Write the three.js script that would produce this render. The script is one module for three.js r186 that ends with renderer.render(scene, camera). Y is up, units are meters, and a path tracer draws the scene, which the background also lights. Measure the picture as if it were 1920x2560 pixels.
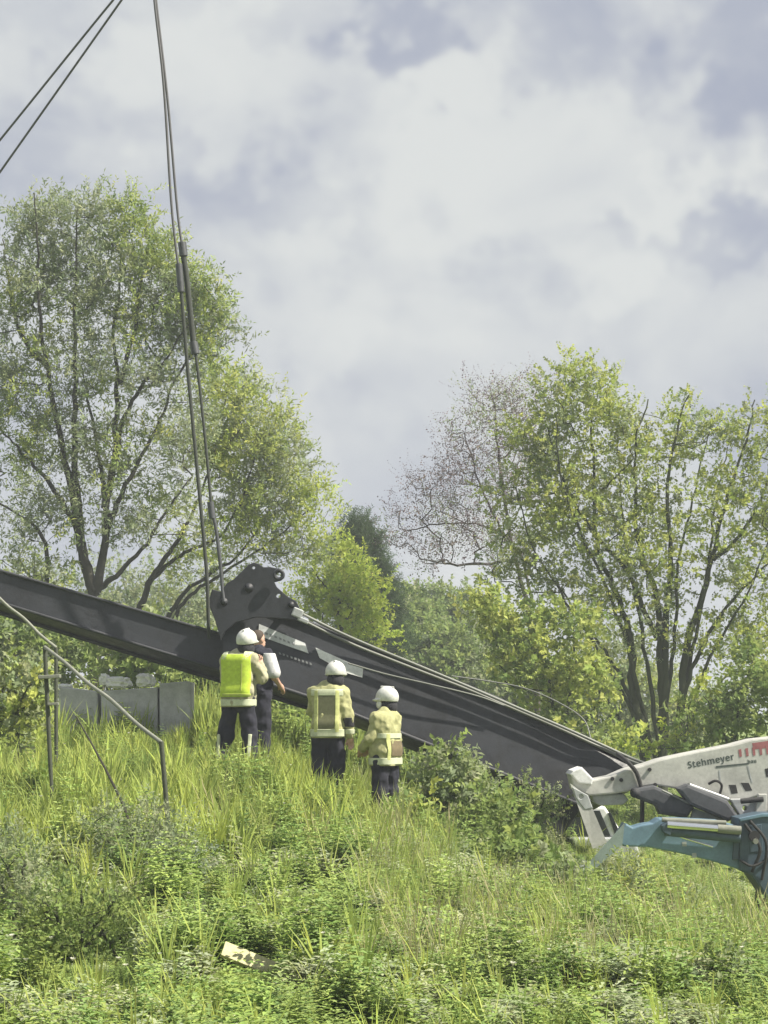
import * as THREE from 'three';
import { mergeGeometries } from 'three/addons/utils/BufferGeometryUtils.js';
import { RoundedBoxGeometry } from 'three/addons/geometries/RoundedBoxGeometry.js';
import { TextGeometry } from 'three/addons/geometries/TextGeometry.js';
import { FontLoader } from 'three/addons/loaders/FontLoader.js';
import { createNoise3D, createNoise2D } from 'simplex-noise';

// ---------------------------------------------------------------- camera, sky, sun, exposure
const EYE = 1.6, PITCH = Math.atan(520 / 4777), F = 4777;
const scene = new THREE.Scene();
const camera = new THREE.PerspectiveCamera(30, 768 / 1024, 0.1, 2000);
camera.position.set(0, EYE, 0);
camera.rotation.x = PITCH;
const renderer = new THREE.WebGLRenderer({ antialias: true });
renderer.toneMapping = THREE.LinearToneMapping;
renderer.toneMappingExposure = 2.0;
renderer.shadowMap.enabled = true;

function rng(seed) { let a = seed >>> 0; return () => { a = (a + 0x6D2B79F5) >>> 0; let t = Math.imul(a ^ (a >>> 15), 1 | a); t = (t + Math.imul(t ^ (t >>> 7), 61 | t)) ^ t; return ((t ^ (t >>> 14)) >>> 0) / 4294967296; }; }
const n3 = createNoise3D(rng(11)), n2 = createNoise2D(rng(5)), n2b = createNoise2D(rng(77));
const lerp = (a, b, t) => a + (b - a) * t, clamp = (x, a, b) => Math.min(b, Math.max(a, x)), sstep = (a, b, x) => { const t = clamp((x - a) / (b - a), 0, 1); return t * t * (3 - 2 * t); };
const V = (x, y, z) => new THREE.Vector3(x, y, z);
// a point of the place: picture position (on the 1920 x 2560 photograph) at so many metres in front of the camera
function at(px, py, D) {
  const x = (px - 960) / F, y = (1280 - py) / F, c = Math.cos(PITCH), s = Math.sin(PITCH);
  const yy = y * c + s, zz = y * s - c, k = D / -zz;
  return V(x * k, EYE + yy * k, -D);
}
{
  const W = 4096, H = 2048, data = new Float32Array(W * H * 4), c = Math.cos(PITCH), s = Math.sin(PITCH);
  // cloud banks seen in the photograph: azimuth, elevation, half widths (radians), lift or dip of brightness
  const banks = [[1380, 400, 420, 220, .30], [1020, 110, 150, 85, -.42], [1880, 130, 150, 190, -.34], [1770, 590, 220, 70, -.26], [1580, 690, 120, 80, .14], [720, 490, 300, 80, -.20], [60, 380, 160, 150, -.26],
    [560, 190, 320, 130, .16], [930, 1250, 260, 220, -.16], [1700, 500, 150, 60, .16], [1300, 880, 260, 90, -.06], [760, 800, 220, 120, .10], [200, 60, 200, 70, -.10]].map(([px, py, w, h, v]) => {
    const p = at(px, py, 1).sub(camera.position).normalize();
    return [Math.atan2(p.x, -p.z), Math.asin(p.y), w / F, h / F, v];
  });
  for (let r = 0; r < H; r++) {
    const el = ((r + .5) / H - .5) * Math.PI, y = Math.sin(el), ce = Math.cos(el);
    for (let q = 0; q < W; q++) {
      const ro = ((q + .5) / W - .5) * 2 * Math.PI, x = Math.cos(ro) * ce, z = Math.sin(ro) * ce, o = (r * W + q) * 4;
      let v = .5;
      if (y > -0.02) {
        const ys = y * 1.45;
        const wx = n3(x * 5 + 3, ys * 5, z * 5) * .035, wy = n3(x * 5, ys * 5 + 9, z * 5) * .035;
        let sum = 0, a = 1, f = 4.6, tot = 0;
        for (let i = 0; i < 6; i++) { sum += a * n3((x + wx) * f + i * 7.1, (ys + wy) * f, (z + wx) * f); tot += a; a *= .5; f *= 2.05; }
        v = .56 + .5 * sum / tot;
        const az = Math.atan2(x, -z), px1 = .020 * n3(x * 22, y * 22, z * 22) + .011 * n3(x * 50, y * 50, z * 50 + 3) + .005 * n3(x * 110, y * 110, z * 110), py1 = .020 * n3(x * 22 + 9, y * 22, z * 22) + .010 * n3(x * 50, y * 50 + 7, z * 50) + .005 * n3(x * 110, y * 110 + 5, z * 110);
        if (Math.abs(az) < .6 && el < .7) for (const [a0, e0, w, h, b] of banks) { const g = ((az - a0 + px1) / w) ** 2 + ((el - e0 + py1) / h) ** 2; if (g < 9) v += (b < 0 ? .85 : 1.45) * b * (g < 1 ? 1 - .37 * g * g : .63 * Math.exp(-(g - 1) * 1.4)); }
      }
      v = sstep(0.08, .98, v);
      data[o] = lerp(.198, .358, v); data[o + 1] = lerp(.216, .369, v); data[o + 2] = lerp(.266, .367, v); data[o + 3] = 1;
    }
  }
  const sky = new THREE.DataTexture(data, W, H, THREE.RGBAFormat, THREE.FloatType);
  sky.mapping = THREE.EquirectangularReflectionMapping; sky.magFilter = THREE.LinearFilter; sky.needsUpdate = true;
  scene.background = sky; scene.environment = sky;
}
const sun = new THREE.DirectionalLight(new THREE.Color(1, .93, .80), 5);
sun.position.set(50, 62, 14);
sun.castShadow = true; sun.shadow.radius = 1.5; sun.shadow.mapSize.set(4096, 4096);
Object.assign(sun.shadow.camera, { left: -40, right: 40, top: 40, bottom: -40, near: 1, far: 220 });
sun.target.position.set(0, 0, -25); sun.position.add(sun.target.position);
scene.add(sun, sun.target);

// ---------------------------------------------------------------- helpers
const taken = {};
function numbered(name) { const k = taken[name] = (taken[name] ?? -1) + 1; return k ? `${name}_${String(k).padStart(3, '0')}` : name; }
function shade(o) { o.traverse((m) => { if (m.isMesh) { m.castShadow = true; m.receiveShadow = true; } }); return o; }
function tag(o, label, category, group, kind) { o.userData.label = label; if (category) o.userData.category = category; if (group) o.userData.group = group; if (kind) o.userData.kind = kind; return o; }
function thing(name, label, category, pos = V(0, 0, 0), group) { const g = new THREE.Group(); g.name = numbered(name); g.position.copy(pos); tag(g, label, category, group); scene.add(g); return g; }
// a part whose geometry is given in the world; moved into the parent's own frame
function part(name, geo, mat, parent) {
  const m = new THREE.Mesh(geo, mat); m.name = name; m.castShadow = m.receiveShadow = true;
  if (parent && parent !== scene) { parent.updateMatrixWorld(true); geo.applyMatrix4(parent.matrixWorld.clone().invert()); parent.add(m); } else scene.add(m);
  return m;
}
const merge = (list) => mergeGeometries(list.map((g) => { const k = g.index ? g.toNonIndexed() : g; for (const a of Object.keys(k.attributes)) if (!['position', 'normal', 'uv'].includes(a)) k.deleteAttribute(a); if (!k.attributes.uv) planarUV(k); if (!k.attributes.normal) k.computeVertexNormals(); return k; }));
function planarUV(g) { const p = g.attributes.position, n = g.attributes.normal, uv = new Float32Array(p.count * 2); for (let i = 0; i < p.count; i++) { const ax = n ? Math.abs(n.getX(i)) : 0, ay = n ? Math.abs(n.getY(i)) : 0, az = n ? Math.abs(n.getZ(i)) : 1; const x = p.getX(i), y = p.getY(i), z = p.getZ(i); if (az >= ax && az >= ay) { uv[2 * i] = x; uv[2 * i + 1] = y; } else if (ay >= ax) { uv[2 * i] = x; uv[2 * i + 1] = z; } else { uv[2 * i] = z; uv[2 * i + 1] = y; } } g.setAttribute('uv', new THREE.BufferAttribute(uv, 2)); return g; }
// tube through points with a radius at each
function tube(pts, radii, sides = 6) {
  const pos = [], nor = [], idx = [], N = pts.length; let u = V(0, 0, 1);
  for (let i = 0; i < N; i++) {
    const t = pts[Math.min(N - 1, i + 1)].clone().sub(pts[Math.max(0, i - 1)]).normalize();
    u = u.clone().addScaledVector(t, -u.dot(t)); if (u.lengthSq() < 1e-4) u = Math.abs(t.x) < .8 ? V(1, 0, 0).addScaledVector(t, -t.x) : V(0, 1, 0).addScaledVector(t, -t.y); u.normalize();
    const w = t.clone().cross(u), r = Array.isArray(radii) ? radii[i] : radii;
    for (let k = 0; k < sides; k++) { const a = k / sides * Math.PI * 2, d = u.clone().multiplyScalar(Math.cos(a)).addScaledVector(w, Math.sin(a)); pos.push(pts[i].x + d.x * r, pts[i].y + d.y * r, pts[i].z + d.z * r); nor.push(d.x, d.y, d.z); }
  }
  for (let i = 0; i < N - 1; i++) for (let k = 0; k < sides; k++) { const a = i * sides + k, b = i * sides + (k + 1) % sides; idx.push(a, b, a + sides, b, b + sides, a + sides); }
  for (const [row, flip] of [[0, 1], [N - 1, 0]]) { const c = pos.length / 3, t = pts[row].clone().sub(pts[row ? row - 1 : 1]).normalize(); pos.push(pts[row].x, pts[row].y, pts[row].z); nor.push(t.x, t.y, t.z); for (let k = 0; k < sides; k++) { const a = row * sides + k, b = row * sides + (k + 1) % sides; flip ? idx.push(c, b, a) : idx.push(c, a, b); } }
  const g = new THREE.BufferGeometry(); g.setAttribute('position', new THREE.Float32BufferAttribute(pos, 3)); g.setAttribute('normal', new THREE.Float32BufferAttribute(nor, 3)); g.setIndex(idx); planarUV(g); return g;
}
const curve = (pts, n) => new THREE.CatmullRomCurve3(pts).getPoints(n);
const rod = (a, b, r, sides = 14) => tube([a, b], r, sides);
function box(w, h, d, x, y, z, rx = 0, ry = 0, rz = 0, bev = 0) { const g = bev ? new RoundedBoxGeometry(w, h, d, 2, bev) : new THREE.BoxGeometry(w, h, d); g.applyMatrix4(new THREE.Matrix4().compose(V(x, y, z), new THREE.Quaternion().setFromEuler(new THREE.Euler(rx, ry, rz)), V(1, 1, 1))); return g; }
// plate cut to an outline (picture positions at distance D), so thick, its front face at D
function plate(outline, D, thick, bevel = .012, holes = []) {
  const p2 = (q) => q.map(([x, y]) => { const p = at(x, y, D); return new THREE.Vector2(p.x, p.y); });
  const s = new THREE.Shape(p2(outline)); for (const h of holes) s.holes.push(new THREE.Path(h.length === 3 ? Array.from({ length: 18 }, (_, k) => { const p = at(h[0], h[1], D); return new THREE.Vector2(p.x + Math.cos(k / 18 * 6.2832) * h[2], p.y + Math.sin(k / 18 * 6.2832) * h[2]); }) : p2(h)));
  const g = new THREE.ExtrudeGeometry(s, { depth: Math.max(.001, thick - 2 * bevel), bevelEnabled: bevel > 0, bevelThickness: bevel, bevelSize: bevel, bevelOffset: -bevel, bevelSegments: 2, curveSegments: 8 });
  g.translate(0, 0, -D - thick + bevel); return planarUV(g);
}
// prism between two cross sections (lists of points in the same order)
function prism(A, B) {
  const n = A.length, pos = [], quad = (a, b, c, d) => { for (const p of [a, b, c, a, c, d]) pos.push(p.x, p.y, p.z); };
  for (let i = 0; i < n; i++) { const j = (i + 1) % n; quad(A[i], A[j], B[j], B[i]); }
  for (let i = 1; i < n - 1; i++) { for (const p of [A[0], A[i + 1], A[i]]) pos.push(p.x, p.y, p.z); for (const p of [B[0], B[i], B[i + 1]]) pos.push(p.x, p.y, p.z); }
  const g = new THREE.BufferGeometry(); g.setAttribute('position', new THREE.Float32BufferAttribute(pos, 3)); g.computeVertexNormals(); return planarUV(g);
}
// fine grain: value noise that tiles, mean near `mid`
function grain(size, seed, layers, mid = .85) {
  const R = rng(seed), data = new Uint8Array(size * size * 4), acc = new Float32Array(size * size);
  for (const [cells, amp, pw = 1] of layers) {
    const g = Float32Array.from({ length: cells * cells }, () => R());
    for (let y = 0; y < size; y++) for (let x = 0; x < size; x++) {
      const u = x / size * cells, v = y / size * cells, i = Math.floor(u), j = Math.floor(v), a = sstep(0, 1, u - i), b = sstep(0, 1, v - j), G = (p, q) => g[((q % cells) * cells) + p % cells];
      acc[y * size + x] += amp * (Math.pow(lerp(lerp(G(i, j), G(i + 1, j), a), lerp(G(i, j + 1), G(i + 1, j + 1), a), b), pw) - .5);
    }
  }
  for (let i = 0; i < size * size; i++) { const v = clamp((mid + acc[i]) * 255, 0, 255); data[4 * i] = data[4 * i + 1] = data[4 * i + 2] = v; data[4 * i + 3] = 255; }
  const t = new THREE.DataTexture(data, size, size); t.wrapS = t.wrapT = THREE.RepeatWrapping; t.magFilter = THREE.LinearFilter; t.needsUpdate = true; return t;
}
function rep(t, n, srgb) { const c = t.clone(); c.repeat.set(n, n); if (srgb) c.colorSpace = THREE.SRGBColorSpace; c.needsUpdate = true; return c; }
const gDirt = grain(512, 3, [[6, .22], [17, .18], [60, .14], [200, .10]], .82), gBlotch = grain(512, 55, [[4, .5], [11, .4], [40, .3], [140, .25], [256, .2]], .85), gFine = grain(256, 9, [[20, .2], [70, .2], [128, .2]], .8), gWeave = grain(256, 21, [[9, .22], [40, .12], [128, .22]], .85);
const std = (r, g, b, o = {}) => { const m = new THREE.MeshStandardMaterial({ roughness: .7, ...o }); m.color.setRGB(r, g, b); return m; };
const M = {
  boom: std(.026, .029, .037, { roughness: .7, map: rep(gBlotch, .35), roughnessMap: rep(gDirt, .8), bumpMap: rep(gFine, 1.2), bumpScale: .002 }),
  boomDark: std(.035, .037, .042, { roughness: .8, map: rep(gDirt, .7) }),
  white: std(.52, .52, .49, { roughness: .5, map: rep(gDirt, .6), bumpMap: rep(gFine, 1), bumpScale: .001 }),
  whitePaint: std(.80, .81, .81, { roughness: .55, map: rep(gDirt, 1.3) }),
  whiteDull: std(.42, .44, .45, { roughness: .7, map: rep(gDirt, 1.6) }),
  teal: std(.15, .25, .335, { roughness: .5, map: rep(gDirt, .8), roughnessMap: rep(gDirt, 1.1) }),
  tealDark: std(.06, .10, .135, { roughness: .55, map: rep(gDirt, 1) }),
  steel: std(.09, .095, .105, { roughness: .5, metalness: .3, map: rep(gDirt, 1) }),
  black: std(.018, .018, .02, { roughness: .75 }),
  rubber: std(.03, .03, .03, { roughness: .9, map: rep(gDirt, 2) }),
  chrome: std(.78, .79, .80, { roughness: .16, metalness: 1 }),
  galv: std(.24, .25, .21, { roughness: .75, metalness: .1, map: rep(gDirt, 2) }),
  post: std(.06, .07, .045, { roughness: .75, map: rep(gDirt, 2) }),
  rope: std(.10, .10, .11, { roughness: .7, metalness: .3 }),
  ropeLight: std(.21, .22, .20, { roughness: .6, metalness: .3, map: rep(gFine, 2) }),
  sling: std(.055, .062, .055, { roughness: .95, map: rep(gFine, 3) }),
  slab: std(.50, .51, .51, { roughness: .9, map: rep(gDirt, .9), bumpMap: rep(gFine, 1.5), bumpScale: .004 }),
  sheet: std(.72, .72, .70, { roughness: .75 }),
  plank: std(.55, .52, .30, { roughness: .85, map: rep(gFine, 3) }),
  red: std(.36, .13, .14, { roughness: .5, map: rep(gDirt, 2) }),
  glass: std(.02, .024, .028, { roughness: .08 }),
  print: std(.055, .07, .065, { roughness: .6 }),
  bark: std(.055, .052, .038, { roughness: .95, map: rep(gDirt, 1.5), bumpMap: rep(gFine, 3), bumpScale: .01 }),
  barkGreen: std(.07, .082, .042, { roughness: .95, map: rep(gDirt, 1.5), bumpMap: rep(gFine, 3), bumpScale: .01 }),
  barkGrey: std(.10, .085, .085, { roughness: .95 }),
};
const leafMat = (through = .5) => new THREE.MeshPhysicalMaterial({ color: 0xffffff, roughness: .95, transmission: through, thickness: 0, specularIntensity: .25, side: THREE.DoubleSide });
const LEAF = leafMat(), GRASS = leafMat(.38);

// ---------------------------------------------------------------- ground
const ROWS = [[4, [[960, 1800 + 1.6 / 4 * F]]],
  [10.5, [[0, 2590], [960, 2600], [1920, 2610]]],
  [14, [[0, 2400], [960, 2410], [1920, 2470]]],
  [18, [[0, 2200], [400, 2200], [960, 2250], [1400, 2330], [1920, 2400]]],
  [22, [[0, 2030], [400, 2050], [600, 2040], [820, 2090], [960, 2140], [1200, 2200], [1500, 2290], [1920, 2380]]],
  [25, [[0, 1940], [400, 1930], [600, 1918], [820, 2003], [960, 2060], [1200, 2110], [1400, 2185], [1600, 2270], [1920, 2340]]],
  [28, [[0, 1890], [400, 1855], [600, 1870], [820, 1935], [960, 1980], [1200, 2030], [1350, 2075], [1500, 2160], [1920, 2300]]],
  [34, [[0, 1850], [500, 1850], [820, 1920], [960, 1980], [1300, 2100], [1500, 2190], [1920, 2240]]],
  [45, [[0, 1840], [500, 1840], [960, 1890], [1300, 1950], [1600, 2025], [1920, 2030]]],
  [70, [[0, 1825], [960, 1830], [1920, 1870]]],
  [160, [[960, 1800]]]].map(([D, l]) => [D, l.map(([px, py]) => { const p = at(px, py, D); return [p.x, D === 160 ? 1.3 : D === 4 ? 0 : p.y]; })]);
function rowH(l, x) { if (x <= l[0][0]) return l[0][1]; for (let i = 1; i < l.length; i++) if (x <= l[i][0]) return lerp(l[i - 1][1], l[i][1], sstep(0, 1, (x - l[i - 1][0]) / (l[i][0] - l[i - 1][0])) * .5 + .5 * (x - l[i - 1][0]) / (l[i][0] - l[i - 1][0])); return l[l.length - 1][1]; }
function ground(x, z) {
  const D = -z; let h;
  if (D <= ROWS[0][0]) h = 0; else if (D >= 160) h = 1.3;
  else { let i = 1; while (D > ROWS[i][0]) i++; h = lerp(rowH(ROWS[i - 1][1], x), rowH(ROWS[i][1], x), (D - ROWS[i - 1][0]) / (ROWS[i][0] - ROWS[i - 1][0])); }
  { const u = (x + 2.45) / .55, v = (D - 14.9) / .7, q = u * u + v * v; if (q < 9) h -= .55 * Math.exp(-q); }
  return h + (n2(x * .45, z * .45) * .07 + n2(x * 1.4 + 9, z * 1.4) * .035) * sstep(2, 8, D);
}
{
  const axis = (lo, hi, fine, a, b) => { const o = []; for (let v = a; v <= b + 1e-6; v += fine) o.push(v); let s = fine, v = a; while (v > lo) { s *= 1.35; v -= s; o.unshift(Math.max(lo, v)); } s = fine; v = b; while (v < hi) { s *= 1.35; v += s; o.push(Math.min(hi, v)); } return o; };
  const xs = axis(-700, 700, .4, -14, 14), ds = axis(-80, 900, .4, 0, 60), pos = [], uv = [], idx = [];
  for (const d of ds) for (const x of xs) { pos.push(x, ground(x, -d), -d); uv.push(x / 3, d / 3); }
  const nx = xs.length; for (let j = 0; j < ds.length - 1; j++) for (let i = 0; i < nx - 1; i++) { const a = j * nx + i; idx.push(a, a + 1, a + nx, a + 1, a + nx + 1, a + nx); }
  const g = new THREE.BufferGeometry(); g.setAttribute('position', new THREE.Float32BufferAttribute(pos, 3)); g.setAttribute('uv', new THREE.Float32BufferAttribute(uv, 2)); g.setIndex(idx); g.computeVertexNormals();
  const S = 512, data = new Uint8Array(S * S * 4), a = grain(S, 41, [[5, .5], [16, .4], [64, .3], [200, .3]], .5).image.data;
  for (let i = 0; i < S * S; i++) { const v = a[4 * i] / 255; data[4 * i] = lerp(84, 122, v); data[4 * i + 1] = lerp(98, 142, v); data[4 * i + 2] = lerp(44, 62, v); data[4 * i + 3] = 255; }
  const t = new THREE.DataTexture(data, S, S); t.wrapS = t.wrapT = THREE.RepeatWrapping; t.colorSpace = THREE.SRGBColorSpace; t.magFilter = THREE.LinearFilter; t.needsUpdate = true;
  const m = part('ground', g, new THREE.MeshStandardMaterial({ map: t, roughness: 1 }), scene); m.userData.kind = 'structure'; m.userData.label = 'overgrown earth bank falling away towards the machines'; taken.ground = 0;
}
const onGround = (px, D) => { const x = (px - 960) / F * D * 1.0; return V(x, ground(x, -D), -D); };

// ---------------------------------------------------------------- booms
{
  const D = 27.7, G = thing('crane_mast', 'long dark steel mast section sloping in behind the men', 'mast', at(300, 1560, D));
  const ends = [[-420, 1308, 1376, 1400], [800, 1659, 1748, 1776]].map(([x, t, f, k]) => { const T = at(x, t, D + .05), Fp = at(x, f, D), K = at(x, k, D + .5), B = T.clone().add(K).sub(Fp); return [T, Fp, K, B]; });
  part('box_beam', prism(ends[0], ends[1]), M.boom, G);
  // flange strips along the edges and a guide rail under the lower corner
  const along = (i, t, o) => ends[0][i].clone().lerp(ends[1][i], t).add(o);
  part('upper_flange', tube([along(0, .001, V(0, .012, .02)), along(0, .999, V(0, .012, .02))], .028, 6), M.boom, G);
  part('lower_flange', tube([along(1, .001, V(0, -.012, .008)), along(1, .999, V(0, -.012, .008))], .026, 6), M.boom, G);
  part('guide_rail', tube([along(2, .001, V(0, -.02, 0)), along(2, .999, V(0, -.02, 0))], .035, 6), M.boom, G);
}
const DB = 27.4;
{
  const D = DB, G = thing('crane_boom', 'broad dark steel boom lying across the bank with white name plates', 'boom', at(1000, 1750, D));
  // [x, top edge, lower edge of the side, lower edge of the underside]
  const st = [[558, 1476, 1669, 1697], [785, 1564, 1744, 1775], [1240, 1748, 1925, 1962], [1446, 1846, 2008, 2044], [1610, 1922, 1955, 1960]];
  const sec = st.map(([x, t, f, k]) => { const T = at(x, t, D + .16), Fp = at(x, f, D), K = at(x, k, D + .85), B = T.clone().add(K).sub(Fp); return [T, Fp, K, B]; });
  part('box_beam', merge(sec.slice(1).map((s, i) => prism(sec[i], s))), M.boom, G);
  const edge = (i, o) => sec.map((s) => s[i].clone().add(o));
  part('upper_flange', tube(edge(0, V(0, .014, .02)), .034, 6), M.boom, G);
  part('lower_flange', tube(edge(1, V(0, -.014, .01)), .034, 6), M.boom, G);
  // head: two cheek plates with pin holes
  const head = [[520, 1508], [530, 1473], [552, 1479], [567, 1458], [583, 1449], [601, 1432], [621, 1412], [635, 1406], [648, 1410], [659, 1418], [675, 1417], [699, 1422], [711, 1436], [703, 1451], [686, 1455], [692, 1467], [719, 1491], [740, 1502], [747, 1516], [753, 1552], [700, 1546], [640, 1543], [590, 1556], [562, 1580], [552, 1600], [536, 1546]];
  const holes = [[634, 1419, .022], [697, 1437, .035], [696, 1489, .032]];
  part('head_plate', plate(head, D - .12, .07, .01, holes), M.boom, G);
  part('head_plate', plate(head, D + .80, .07, .01, holes), M.boom, G);
  const cross = (px, py, r) => rod(at(px, py, D - .13), at(px, py, D + .9), r, 14);
  part('cross_pin', cross(622, 1470, .07), M.boom, G);
  part('cross_pin', cross(560, 1505, .06), M.boom, G);
  part('cross_pin', cross(728, 1512, .05), M.boom, G);
  part('eye_ring', new THREE.TorusGeometry(.062, .026, 10, 22).translate(...at(697, 1437, D - .20).toArray()), M.boom, G);
  part('rope_clamp', merge([box(.15, .13, .2, ...at(744, 1533, D - .05).toArray(), 0, 0, -.4, .02), box(.16, .06, .18, ...at(758, 1551, D - .05).toArray(), 0, 0, -.4, .015)]), M.whiteDull, G);
  // name plates on the side, slightly proud, following its tilt
  const tilt = .16 / (at(0, 1564, D).y - at(0, 1744, D).y);
  const onSide = (x, y) => { const i = x < 785 ? 0 : x < 1240 ? 1 : 2, t = (x - st[i][0]) / (st[i + 1][0] - st[i][0]), top = lerp(st[i][1], st[i + 1][1], t), bot = lerp(st[i][2], st[i + 1][2], t); return at(x, y, D + .16 * (bot - y) / (bot - top)).add(V(0, 0, .012)); };
  const decal = (q, thick = .014) => { const a = q.map(([x, y]) => onSide(x, y)), b = a.map((p) => p.clone().add(V(0, 0, thick))); return prism(b.slice().reverse(), a.slice().reverse()); };
  part('name_plate', decal([[648, 1560], [763, 1608], [772, 1634], [646, 1589]]), std(.62, .64, .66, { roughness: .6, map: rep(gDirt, 2) }), G);
  part('name_plate', decal([[738, 1601], [763, 1611], [770, 1632], [736, 1620]], .018), M.whitePaint, G);
  part('name_plate', decal([[789, 1619], [908, 1672], [906, 1694], [868, 1683], [799, 1645]]), M.whitePaint, G);
  const R = rng(8), printGrey = std(.24, .25, .26), stencilGrey = std(.17, .18, .185);
  for (let k = 0; k < 7; k++) { const x = 662 + k * 11 + R() * 3, y = 1584 + k * 4.3; part('plate_print', decal([[x, y - 4], [x + 6 + R() * 3, y - 1], [x + 7, y + 4], [x + 1, y + 2]], .019), printGrey, G); }
  for (let k = 0; k < 9; k++) { const x = 697 + k * 9.6, y = 1634 + k * 3.2; part('stencil_mark', decal([[x, y - 4], [x + 4 + R() * 3, y - 2], [x + 5 + R() * 2, y + 3], [x + 1, y + 2]], .004), stencilGrey, G); }
  // stiffener ribs and bolts
  for (const x of []) { const i = x < 1240 ? 1 : 2, t = (x - st[i][0]) / (st[i + 1][0] - st[i][0]); const a = onSide(x, lerp(st[i][1], st[i + 1][1], t) + 6), b = onSide(x - 14, lerp(st[i][2], st[i + 1][2], t) - 4); part('stiffener', tube([a, b], .02, 4), M.boom, G); }
  // foot that rests on the bank
  part('foot', merge([plate([[1262, 1880], [1446, 1950], [1448, 2030], [1410, 2085], [1290, 2065], [1258, 1990]], D + .1, .8, .03), plate([[1300, 1930], [1420, 1975], [1405, 2100], [1320, 2090]], D + .02, .95, .03)]), M.boom, G);
}
function ropeThing(name, label, pts, r, mat, sides = 7, group) { const m = part(numbered(name), tube(curve(pts, Math.max(8, pts.length * 6)), r, sides), mat, scene); return tag(m, label, 'rope', group); }
{
  const D = DB;
  const P = (l, d0 = 0) => l.map(([x, y, d = 0]) => at(x, y, D + d0 + d));
  // hoist lines: all meet above the frame
  ropeThing('hoist_rope', 'dark steel rope, upper of the two slanting off at the top', [at(378, -112, 27.0), at(283, 0, 27.3), at(0, 350, 28), at(-700, 1210, 30), at(-1230, 1862, 31.5)], .017, M.rope);
  ropeThing('hoist_rope', 'dark steel rope, lower of the two slanting off at the top', [at(380, -108, 27.0), at(304, 0, 27.3), at(0, 430, 28), at(-600, 1276, 30), at(-1010, 1860, 31.5)], .017, M.rope);
  const a = thing('lifting_sling', 'dark sling and rope hanging left of its twin to the boom head', 'sling', at(521, 1555, D));
  part('rope', tube(curve(P([[378, -112, -.3], [386, 0, -.3], [408, 200, -.3], [431, 540, -.25], [450, 700, -.22]]), 24), .019, 7), M.rope, a);
  part('sling', tube(curve(P([[450, 690, -.22], [468, 909, -.2], [494, 1186, -.2], [517, 1440, -.16], [521, 1555, -.1], [523, 1596, .0]]), 24), .027, 7), M.sling, a);
  part('shackle', merge([tube(P([[447, 660, -.22], [453, 730, -.22]]), .05, 8)]), M.steel, a);
  const b = thing('lifting_sling', 'dark two-leg sling hooked to the top of the boom head', 'sling', at(554, 1465, D));
  part('rope', tube(curve(P([[379, -112, -.28], [390, 0, -.25], [418, 240, -.2], [445, 540, -.1], [456, 620, -.1]]), 24), .019, 7), M.rope, b);
  part('sling', tube(curve(P([[456, 622, -.1], [466, 692, -.1], [485, 872, -.1]]), 12), .042, 7), M.sling, b);
  part('sling', tube(curve(P([[485, 862, -.1], [494, 923, -.1], [517, 1140, -.1], [528, 1262, -.1]]), 16), .022, 7), M.sling, b);
  part('chain', tube(curve(P([[528, 1285, -.1], [534, 1294, -.1], [549, 1394, -.1], [556, 1470, -.1], [560, 1504, -.12]]), 16), .027, 7), M.steel, b);
  for (const [x0, y0, x1, y1, r] of [[455, 606, 459, 640, .062], [483, 855, 489, 885, .062], [526, 1255, 531, 1296, .05]]) part('shackle', tube(P([[x0, y0, -.1], [x1, y1, -.1]]), r, 8), M.steel, b);
  // ropes lying along the boom
  ropeThing('boom_rope', 'pale wire rope standing off along the upper edge of the boom', [...P([[758, 1536, -.05], [830, 1572, 0], [905, 1606, 0], [1060, 1670, 0], [1200, 1729, .02], [1300, 1772, .02], [1430, 1828, .02], [1580, 1896, 0], [1622, 1912, -.2]])], .022, M.ropeLight);
  ropeThing('boom_rope', 'pale wire rope lying close on the upper edge of the boom', [...P([[762, 1554, -.05], [870, 1606, .05], [1000, 1658, .08], [1180, 1728, .08], [1250, 1758, .08], [1400, 1822, .08], [1560, 1896, .02], [1600, 1912, -.2]])], .022, M.ropeLight);
  ropeThing('boom_rope', 'thin grey rope slack across the side of the boom below the edge', [...P([[870, 1658, -.05], [960, 1684, -.06], [1080, 1712, -.06], [1200, 1742, -.02], [1260, 1764, .0]])], .012, M.ropeLight);
  ropeThing('slack_line', 'thin slack line hanging in front of the leafy trees', [...P([[1130, 1690, .4], [1230, 1704, .5], [1310, 1720, .5], [1400, 1758, .4], [1460, 1800, .3], [1478, 1850, .1]])], .009, M.ropeLight);
}

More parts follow.
